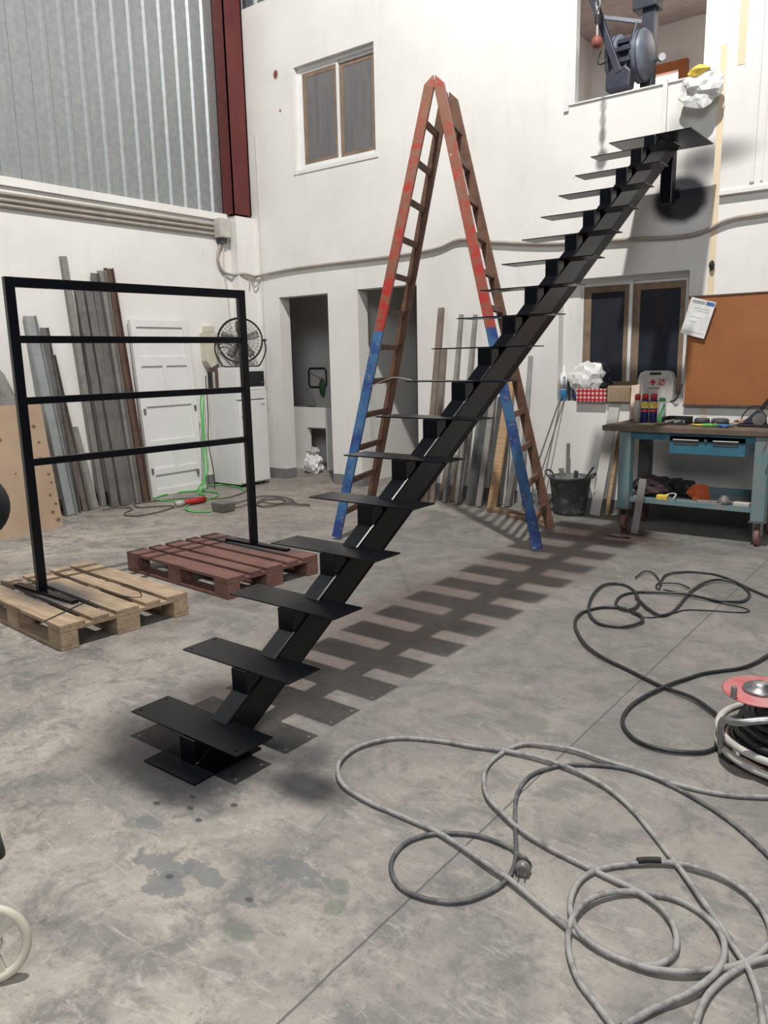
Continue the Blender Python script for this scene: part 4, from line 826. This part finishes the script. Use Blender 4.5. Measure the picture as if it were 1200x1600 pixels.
# ================================================================== board and paper, wall fittings
bd = thing('hardboard_panel', (-1.5, 7.12, 1.05), 'brown hardboard tool panel fixed to the end wall above the workbench', 'board')
MB().box(-2.125, -.75, 7.115, 7.145, 1.055, 1.965).build('panel_sheet', 'hardboard', bd)
q = MB(); q.box(-2.13, -.745, 7.107, 7.147, 1.965, 1.977).box(-2.13, -.745, 7.103, 7.147, 1.038, 1.055); q.build('rim', 'rusty', bd)
pp = thing('paper_sheet', (-2.04, 7.09, 1.62), 'tilted white paper sheet hanging at the upper left corner of the hardboard', 'paper')
pc = Vector((-2.035, 7.085, 1.79)); pu = Vector((.27, 0, .96)).normalized(); pr = Vector((.96, 0, -.27)).normalized(); pn_ = Vector((0, -1, 0))
def pq(name, a, b_, c_, d_, mt_, off): 
    q = MB(); P = [pc+pr*a+pu*c_, pc+pr*b_+pu*c_, pc+pr*b_+pu*d_, pc+pr*a+pu*d_]; q.add([p+pn_*off for p in P]+[p+pn_*(off+.0008) for p in P], [(0, 1, 2, 3), (4, 7, 6, 5), (0, 4, 5, 1), (1, 5, 6, 2), (2, 6, 7, 3), (3, 7, 4, 0)]); return q.build(name, mt_, pp)
pq('sheet', -.105, .105, -.155, .155, 'paper', 0)
pq('blue_heading', .03, .10, .115, .145, 'printblue', .001); pq('grey_heading', -.09, .02, .115, .14, 'printgrey', .001)
for k, (a, b_, h_) in enumerate(((-.06, .08, .075), (-.03, .085, .055), (-.06, .02, .0), (-.06, .0, -.04), (-.09, .09, -.125))): pq('printed_line', a, b_, h_, h_+.004, 'printgrey', .001)
tag(MB().lump((-1.955, 7.12, 2.22), (.022, .022, .042), 61, .25, 4, 2).build('black_fitting', 'blackmat'), 'small black fitting on the yellowed strip of the end wall', 'fitting')
tag(MB().box(-2.435, -2.395, 7.11, 7.134, 3.165, 3.76).build('metal_clamp_bar', 'alu', bevel=.004), 'white metal bar hanging from the opening down to the landing', 'bar')
tag(MB().lump((-2.085, 7.03, 3.60), (.165, .09, .14), 71, .5, 1.5, 3).build('hanging_bag', 'bag'), 'crumpled white plastic bag hanging at the right corner of the high opening', 'bag')
tag(MB().lump((-2.11, 7.0, 3.73), (.085, .05, .04), 72, .45, 2, 2).build('yellow_wrapper', 'yellow'), 'yellow plastic wrapper on top of the hanging white bag', 'wrapper')

# ================================================================== hoist
hs = thing('electric_hoist', (-2.76, 7.62, 3.56), 'blue-grey electric hoist on a dark post in the high opening', 'hoist')
MB().box(-2.80, -2.69, 7.56, 7.67, 3.56, 5.07).build('post', 'hoistdark', hs, bevel=.006)
hc = Vector((-2.89, 7.50, 4.12))
q = MB(); q.lathe(hc-Vector((.17, 0, 0)), [(0, 0), (.13, 0), (.19, .02), (.215, .05), (.215, .12), (.19, .14), (.12, .145), (.12, .23), (.19, .235), (.215, .26), (.215, .33), (.19, .36), (.13, .375), (0, .375)], 30, (1, 0, 0)); q.build('drum_housing', 'hoistblue', hs)
for dx in (-.10, -.07, .09, .14): MB().lathe(hc+Vector((dx-.004, 0, 0)), [(.216, 0), (.220, 0), (.220, .008), (.216, .008)], 28, (1, 0, 0)).build('cooling_rib', 'hoistdark', hs)
for zz, yy in ((.10, -.19), (.03, -.215), (-.06, -.21)): MB().box(hc.x-.03, hc.x+.10, hc.y+yy-.01, hc.y+yy+.06, hc.z+zz-.02, hc.z+zz+.012).build('slot_cover', 'hoistdark', hs)
MB().beam((-3.18, 7.30, 4.68), (-2.86, 7.22, 3.93), (0, 1, 0), .055, .060).build('arm', 'hoistdark', hs, bevel=.005)
MB().prism([(-2.98, 3.80), (-2.76, 3.80), (-2.75, 3.93), (-2.80, 3.98), (-2.92, 3.98), (-2.98, 3.92)], 'y', 7.20, 7.33).build('gear_box', 'hoistdark', hs, bevel=.015)
MB().beam((-3.07, 7.33, 4.46), (-2.76, 7.45, 4.38), (0, 0, 1), .03, .03).build('brace', 'hoistblue', hs)
MB().beam((-2.77, 7.36, 4.36), (-2.85, 7.3, 3.96), (0, 1, 0), .012, .012).build('thin_rod', 'hoistblue', hs)
MB().box(-2.80, -2.76, 7.45, 7.57, 4.02, 4.10).build('bracket', 'hoistdark', hs); MB().box(-2.80, -2.76, 7.45, 7.57, 4.22, 4.30).build('bracket', 'hoistdark', hs)
MB().box(-2.88, -2.66, 7.52, 7.70, 4.52, 4.62).build('post_collar', 'hoistdark', hs, bevel=.01)
MB().cyl((-2.69, 7.60, 4.09), (-2.62, 7.57, 4.09), .02).build('clamp_bolt', 'steel', hs); MB().cyl((-2.62, 7.59, 4.09), (-2.60, 7.55, 4.09), .032).build('clamp_knob', 'steel', hs)
MB().tube([(-3.06, 7.28, 4.17), (-3.08, 7.26, 4.07), (-3.02, 7.25, 4.05), (-2.96, 7.26, 4.09), (-2.94, 7.28, 4.15)], .006, 6).build('wire_loop', 'blackmat', hs)
MB().beam((-3.10, 7.32, 4.72), (-2.79, 6.52, 4.50), (0, 0, 1), .04, .04).build('jib', 'hoistdark', hs)
hk = thing('hook_block', (-2.79, 6.55, 3.93), 'hook with chain links and red weight hanging left of the hoist', 'hook')
for k in range(6):
    r_ = .024; zc = 4.465-.052*k; ax = Vector((1, 0, 0)) if k % 2 == 0 else Vector((0, 1, 0))
    MB().tube([tuple(Vector((-2.79, 6.55, zc))+ax*math.cos(2*math.pi*j/12)*.018+Z*math.sin(2*math.pi*j/12)*.034) for j in range(12)], .0065, 6, True, 1).build('chain_link', 'steel', hk)
MB().cyl((-2.79, 6.55, 4.115), (-2.79, 6.55, 4.175), .024).build('swivel', 'blackmat', hk)
MB().cyl((-2.79, 6.55, 4.0), (-2.79, 6.55, 4.13), .008).build('hook_shank', 'whitegrey', hk)
MB().lathe((-2.79, 6.55, 3.925), [(0, 0), (.03, .005), (.045, .035), (.04, .075), (.015, .10), (0, .10)]).build('weight', mat('dull_red_paint', (.26, .07, .055), .6), hk)

# ================================================================== cable reel
rl = thing('cable_reel', (-.43, 3.06, 0), 'cable reel with a red disc and pale rims lying at the right edge', 'cable reel')
C0 = Vector((-.425, 3.07, 0))
for z, nm in ((.035, 'lower_rim'), (.085, 'upper_rim')): MB().tube([tuple(C0+Vector((math.cos(2*math.pi*k/40)*.285, math.sin(2*math.pi*k/40)*.285, z))) for k in range(40)], .014, 8, True, 1).build(nm, 'whitegrey', rl)
MB().lathe(C0, [(0, .025), (.27, .025), (.27, .035), (0, .035)], 36).build('lower_disc', 'rusty', rl)
q = MB()
for lv in range(4):
    for r_ in (.235, .215): q.tube([tuple(C0+Vector((math.cos(2*math.pi*k/32)*(r_-lv*.015), math.sin(2*math.pi*k/32)*(r_-lv*.015), .055+lv*.032+.004*math.sin(k*1.9+lv)))) for k in range(32)], .015, 6, True, 1)
q.build('wound_cable', 'cable_black', rl)
MB().lathe(C0, [(0, .036), (.17, .036), (.15, .22), (0, .22)], 30).build('drum_core', 'rubber', rl)
C1 = Vector((-.56, 2.985, 0)); tilt = Vector((0, -.06, 1)).normalized()
MB().lathe(C1+Z*.255, [(0, 0), (.124, 0), (.130, .004), (.124, .008), (0, .008)], 40, tilt).build('red_disc', mat('faded_red_enamel', (.50, .10, .11), .45, 0, (.48, .22, .21), 7, .4, .6), rl)
MB().lathe(C1+Z*.264, [(0, 0), (.062, 0), (.058, .01), (.034, .013), (.03, .026), (.017, .032), (0, .032)], 30, tilt).build('hub', 'steel', rl)
MB().cyl((-.625, 2.875, .258), (-.625, 2.875, .30), .011).build('crank_knob', 'steel', rl)
MB().tube([(-.40, 2.88, .225), (-.50, 2.82, .225), (-.585, 2.79, .205), (-.645, 2.83, .18), (-.66, 2.88, .09), (-.66, 2.90, .02)], .014, 8).build('frame_tube', 'steel', rl)
MB().cyl((-.66, 2.90, .012), (-.61, 2.86, .012), .012).build('frame_foot', 'blackmat', rl)
MB().lump((-.605, 2.885, .035), (.018, .018, .018), 2, .05).build('bolt_cap', 'alu', rl)

# ================================================================== cables on the floor
CAB = {"plug_cable": [[-0.961, 1.896], [-0.994, 1.916], [-1.043, 1.934], [-1.157, 1.923], [-1.265, 1.85], [-1.307, 1.755], [-1.28, 1.651], [-1.197, 1.586], [-1.103, 1.59], [-1.022, 1.639], [-0.977, 1.725], [-0.967, 1.813], [-0.997, 1.909], [-1.073, 2.046], [-1.152, 2.205], [-1.174, 2.34], [-1.137, 2.446], [-1.068, 2.521], [-0.937, 2.588], [-0.801, 2.589], [-0.658, 2.543], [-0.519, 2.468], [-0.384, 2.351], [-0.272, 2.226]], "grey_hose": [[-0.319, 2.765], [-0.453, 2.686], [-0.581, 2.62], [-0.735, 2.59], [-0.859, 2.601], [-0.997, 2.595], [-1.118, 2.602], [-1.231, 2.576], [-1.306, 2.534], [-1.336, 2.441], [-1.334, 2.323], [-1.294, 2.223], [-1.221, 2.127], [-1.13, 2.069], [-1.056, 2.032], [-0.949, 2.001], [-0.844, 1.986], [-0.745, 1.973], [-0.653, 1.96], [-0.575, 1.932], [-0.524, 1.889], [-0.494, 1.835], [-0.486, 1.778], [-0.51, 1.722], [-0.556, 1.696], [-0.63, 1.688], [-0.697, 1.704], [-0.743, 1.747], [-0.779, 1.821], [-0.791, 1.919], [-0.759, 2.005], [-0.686, 2.083], [-0.615, 2.135], [-0.535, 2.156], [-0.452, 2.155], [-0.373, 2.114], [-0.321, 2.045], [-0.302, 1.975], [-0.317, 1.901], [-0.346, 1.837], [-0.392, 1.781], [-0.456, 1.725], [-0.528, 1.694], [-0.62, 1.687], [-0.697, 1.704], [-0.757, 1.719], [-0.849, 1.751], [-0.951, 1.788], [-1.037, 1.809], [-1.148, 1.841], [-1.277, 1.867], [-1.431, 1.872], [-1.544, 1.874], [-1.674, 1.898], [-1.756, 1.958], [-1.804, 2.04], [-1.81, 2.16], [-1.743, 2.29], [-1.614, 2.366], [-1.467, 2.409], [-1.312, 2.455], [-1.18, 2.472], [-1.057, 2.464], [-0.93, 2.43], [-0.811, 2.359], [-0.701, 2.258], [-0.615, 2.169], [-0.55, 2.1], [-0.488, 2.027], [-0.42, 1.952], [-0.368, 1.892], [-0.32, 1.836], [-0.279, 1.756], [-0.25, 1.663]], "thin_hose": [[-0.373, 1.561], [-0.383, 1.654], [-0.373, 1.742], [-0.338, 1.84], [-0.292, 1.904], [-0.22, 1.972]], "lower_hose": [[-0.509, 1.473], [-0.581, 1.522], [-0.649, 1.569], [-0.708, 1.647], [-0.74, 1.74], [-0.733, 1.835], [-0.689, 1.914], [-0.623, 1.966], [-0.549, 1.993], [-0.474, 1.977], [-0.413, 1.927], [-0.382, 1.853], [-0.381, 1.772], [-0.415, 1.677], [-0.466, 1.593], [-0.51, 1.497]], "black_a": [[-0.691, 4.219], [-0.735, 4.05], [-0.765, 3.912], [-0.808, 3.806], [-0.872, 3.726], [-0.934, 3.642], [-0.979, 3.532], [-1.016, 3.434], [-1.043, 3.336], [-1.067, 3.235], [-1.083, 3.12], [-1.074, 2.996], [-1.034, 2.901], [-0.969, 2.83], [-0.902, 2.804], [-0.832, 2.809], [-0.759, 2.843], [-0.71, 2.889], [-0.682, 2.962], [-0.663, 3.009]], "black_b": [[-0.74, 3.198], [-0.825, 3.278], [-0.904, 3.336], [-1.032, 3.38], [-1.116, 3.424], [-1.248, 3.494], [-1.386, 3.558], [-1.516, 3.655], [-1.635, 3.81], [-1.723, 3.97], [-1.761, 4.122], [-1.751, 4.232], [-1.699, 4.331], [-1.598, 4.369], [-1.486, 4.307], [-1.425, 4.229], [-1.421, 4.156], [-1.464, 4.07], [-1.537, 4.039], [-1.615, 4.043], [-1.703, 4.141], [-1.779, 4.299], [-1.845, 4.527], [-1.872, 4.73], [-1.836, 4.83], [-1.768, 4.85], [-1.673, 4.761], [-1.587, 4.605], [-1.54, 4.459], [-1.545, 4.349], [-1.619, 4.363], [-1.673, 4.458], [-1.696, 4.626], [-1.64, 4.735], [-1.52, 4.8], [-1.38, 4.836], [-1.24, 4.814], [-1.123, 4.825], [-1.055, 4.893], [-1.045, 5.035], [-1.083, 5.153], [-1.167, 5.272], [-1.263, 5.286], [-1.327, 5.218], [-1.36, 5.043], [-1.361, 4.848], [-1.34, 4.593], [-1.338, 4.447], [-1.374, 4.362], [-1.462, 4.426], [-1.563, 4.554], [-1.615, 4.633]], "black_c": [[-1.762, 5.039], [-1.761, 5.218], [-1.689, 5.197], [-1.599, 5.039], [-1.552, 4.891], [-1.583, 4.92], [-1.595, 4.99], [-1.564, 5.01], [-1.478, 5.041], [-1.39, 4.984]], "black_d": [[-1.569, 4.956], [-1.615, 5.163], [-1.602, 5.282], [-1.512, 5.398], [-1.373, 5.432], [-1.234, 5.358], [-1.083, 5.201], [-0.947, 5.077], [-0.834, 4.974]], "black_e": [[-1.524, 4.322], [-1.451, 4.302], [-1.389, 4.34], [-1.325, 4.476], [-1.288, 4.564], [-1.159, 4.637], [-1.018, 4.691], [-0.98, 4.749], [-1.033, 4.798], [-1.142, 4.812], [-1.333, 4.867], [-1.53, 4.905]], "green_a": [[-6.164, 5.085], [-6.327, 4.985], [-6.515, 5.042], [-6.695, 5.233], [-6.733, 5.463], [-6.809, 5.683], [-6.965, 5.87], [-7.27, 5.909], [-7.449, 5.731], [-7.446, 5.444], [-7.315, 5.247], [-7.126, 5.228], [-6.947, 5.335]], "green_b": [[-7.081, 5.66], [-7.487, 6.089], [-7.475, 6.337], [-7.162, 6.325], [-6.829, 6.168]], "brown_a": [[-7.249, 4.539], [-7.205, 4.683], [-7.103, 4.769], [-6.977, 4.704], [-6.904, 4.577], [-6.768, 4.495], [-6.638, 4.553], [-6.615, 4.754], [-6.666, 4.951], [-6.762, 5.071], [-6.917, 4.977], [-7.044, 4.84], [-7.267, 4.952], [-7.198, 5.185], [-6.981, 5.514], [-6.681, 5.625], [-6.683, 5.895], [-6.82, 6.173]], "brown_b": [[-6.234, 5.39], [-6.295, 5.598], [-6.375, 5.941], [-6.256, 6.079], [-5.971, 6.048], [-5.725, 5.878], [-5.588, 5.9], [-5.53, 5.838], [-5.768, 5.73], [-5.86, 5.556], [-6.06, 5.616], [-6.176, 5.861], [-6.077, 5.985], [-5.904, 5.895], [-5.873, 5.728], [-6.14, 5.691], [-6.088, 5.36], [-6.292, 5.415]], "cords_c": [[-6.204, 5.779], [-6.249, 6.015], [-5.926, 5.946], [-5.78, 5.907], [-5.878, 5.786], [-5.931, 5.572], [-6.077, 5.605]]}
def cable(key, name, mt_, r, label, cat='cable', h0=None, parent=None, extra=None):
    P = [Vector((x, y, r+.001)) for x, y in CAB[key]]
    if h0:
        for i, p in enumerate(P): p.z = r+.001+h0*(.5+.5*math.sin(i*.9+len(key)))
    if extra: P = [Vector(e) for e in extra]+P
    return tag(MB().tube([tuple(p) for p in P], r, 8, sub=5).build(name, mt_), label, cat)
pg = thing('plug_cable', (CAB['plug_cable'][0][0], CAB['plug_cable'][0][1], 0), 'dark grey dusty cable with a mains plug and a small loop, lower middle', 'cable')
P = [Vector((x, y, .0085)) for x, y in CAB['plug_cable']]; MB().tube([tuple(p) for p in P], .0072, 8, sub=5).build('cable_run', 'cable_mid', pg)
e0 = P[0]; pdv = Vector((.35, -.94, 0)).normalized(); pl = MB()
pl.lathe(e0+Vector((0, 0, .012)), [(0, -.01), (.010, 0), (.013, .02), (.021, .028), (.023, .045), (.020, .062), (.016, .064), (0, .064)], 18, pdv); pb = pl.build('plug', mat('smoky_grey_plug', (.20, .19, .175), .35), pg)
q = MB(); sdv = Vector((pdv.y, -pdv.x, 0))
for s in (-1, 1): q.cyl(e0+Vector((0, 0, .012))+pdv*.064+sdv*s*.0095, e0+Vector((0, 0, .012))+pdv*.083+sdv*s*.0095, .0024, n=8)
q.build('plug_pins', 'steel', pb)
MB().lathe(e0+Vector((0, 0, .012)), [(.0235, .030), (.0245, .031), (.0245, .040), (.0235, .041)], 18, pdv).build('plug_ring', 'blackmat', pb)
cable('grey_hose', 'grey_hose', 'cable_grey', .0085, 'longest light grey hose winding in wide loops across the foreground', 'hose', .008)
cable('thin_hose', 'grey_hose', 'cable_grey', .0085, 'grey hose end leaving the bottom right corner', 'hose', .010)
cable('lower_hose', 'grey_hose', 'cable_grey', .0085, 'grey hose forming the inner ring at the lower right', 'hose', .012)
tag(MB().tube([(x, y, .019) for x, y in [(-0.686, 2.083), (-0.66, 2.106), (-0.631, 2.125)]], .0098, 8).build('insulating_tape', 'blackmat'), 'black insulating tape wrapped round the big ring of the grey hose', 'tape')
cable('black_a', 'black_cable', 'cable_black', .0085, 'black cable looping from the right edge into the reel', 'cable', .004)
cable('black_b', 'black_cable', 'cable_black', .0085, 'longest black cable from the reel to the tangled loops at the back', 'cable', .010)
cable('black_c', 'black_cable', 'cable_black', .0055, 'thin black cable hooked over the back of the tangle', 'cable', .012)
cable('black_d', 'black_cable', 'cable_black', .007, 'black cable arching along the back of the tangle to the right edge', 'cable', .006)
cable('black_e', 'black_cable', 'cable_black', .004, 'thinnest dark cord in front of the tangled loops', 'cord')
cable('green_a', 'green_hose_coil', 'hosegreen', .009, 'bright green hose coil on the floor before the white door', 'hose')
cable('green_b', 'green_hose_coil', 'hosegreen', .009, 'green hose lying at the foot of the refrigerator', 'hose')
cable('brown_a', 'floor_cord', 'cord_brown', .007, 'brown cord winding along the left wall stock', 'cord', .006)
cable('brown_b', 'floor_cord', 'cord_brown', .007, 'brown tangled cord before the washroom doorway', 'cord', .010)
cable('cords_c', 'floor_cord', 'cable_mid', .006, 'short grey cord among the tangle before the washroom doorway', 'cord', .008)
rd = thing('red_connector', (-6.67, 5.29, 0), 'red industrial plug connector on the green hose coil', 'connector')
q = MB(); q.lathe((-6.70, 5.17, .04), [(0, 0), (.026, 0), (.028, .03), (.034, .10), (.034, .26), (0, .26)], 18, (.1, 1, 0)); q.build('connector_body', 'red', rd); MB().lathe((-6.712, 5.07, .038), [(0, 0), (.03, 0), (.03, .095), (0, .095)], 16, (.1, 1, 0)).build('white_collar', 'whitegrey', rd)
tag(MB().prism([(-6.19, 0.001), (-6.02, .001), (-6.0, .10), (-6.21, .10)], 'y', 5.12, 5.28).build('grey_socket_box', MG, bevel=.01), 'grey socket box at the end of the green hose', 'box')
tag(MB().lump((-2.33, 6.20, .012), (.10, .035, .012), 81, .3, 3, 3, .001).build('flat_rag', 'darkcloth'), 'flat dark rag on the floor before the left workbench castor', 'rag')
for k, (x, y, l_) in enumerate(((-1.75, 1.68, .01), (-2.9, 1.2, .012), (-.95, 2.75, .01), (-1.05, 3.3, .012))): pass

# ================================================================== left foreground
hw = thing('cream_wheel', (-1.82, .72, 0), 'cream plastic spoked wheel at the lower left border', 'wheel')
hc = Vector((-1.822, .722, .098)); hax = Vector((.75, -.62, .2)).normalized(); hx = hax.cross(Z).normalized(); hy = hx.cross(hax)
MB().tube([tuple(hc+(hx*math.cos(2*math.pi*k/40)+hy*math.sin(2*math.pi*k/40))*.086) for k in range(40)], .012, 10, True, 1).build('rim', 'cream', hw)
for k in range(3):
    e = hx*math.cos(2*math.pi*k/3+.2)+hy*math.sin(2*math.pi*k/3+.2); MB().beam(hc, hc+e*.084, hax, .012, .022).build('spoke', 'cream', hw)
MB().cyl(hc-hax*.012, hc+hax*.02, .028).build('hub', 'cream', hw)
bmn = thing('black_machine', (-2.5, 1.1, 0), 'black rounded machine on a rubber foot at the left border', 'machine')
q = MB(); q.lathe((-2.945, 1.12, 1.068), [(0, 0), (.07, .01), (.105, .05), (.113, .10), (.113, .44), (.10, .475), (.07, .492), (0, .498)], 28, (1, 0, 0)); q.build('motor_shell', 'blackmat', bmn)
MB().lathe((-2.945, 1.12, 1.068), [(.114, .20), (.118, .20), (.118, .24), (.114, .24)], 28, (1, 0, 0)).build('clamp_band', 'blackmat', bmn)
MB().beam((-2.72, 1.10, .97), (-2.32, .975, .02), (1, 0, 0), .03, .03).build('leg', 'blackmat', bmn); MB().beam((-2.72, 1.14, .97), (-3.2, 1.25, .02), (1, 0, 0), .03, .03).build('leg', 'blackmat', bmn); MB().beam((-2.82, 1.10, .97), (-3.0, .85, .02), (1, 0, 0), .03, .03).build('leg', 'blackmat', bmn)
MB().lathe((-2.308, .972, 0), [(0, 0), (.022, 0), (.024, .015), (.018, .06), (0, .06)], 16).build('rubber_foot', 'rubber', bmn); MB().lathe((-3.20, 1.25, 0), [(0, 0), (.022, 0), (.024, .015), (.018, .06), (0, .06)], 16).build('rubber_foot', 'rubber', bmn); MB().lathe((-3.0, .85, 0), [(0, 0), (.022, 0), (.024, .015), (.018, .06), (0, .06)], 16).build('rubber_foot', 'rubber', bmn)
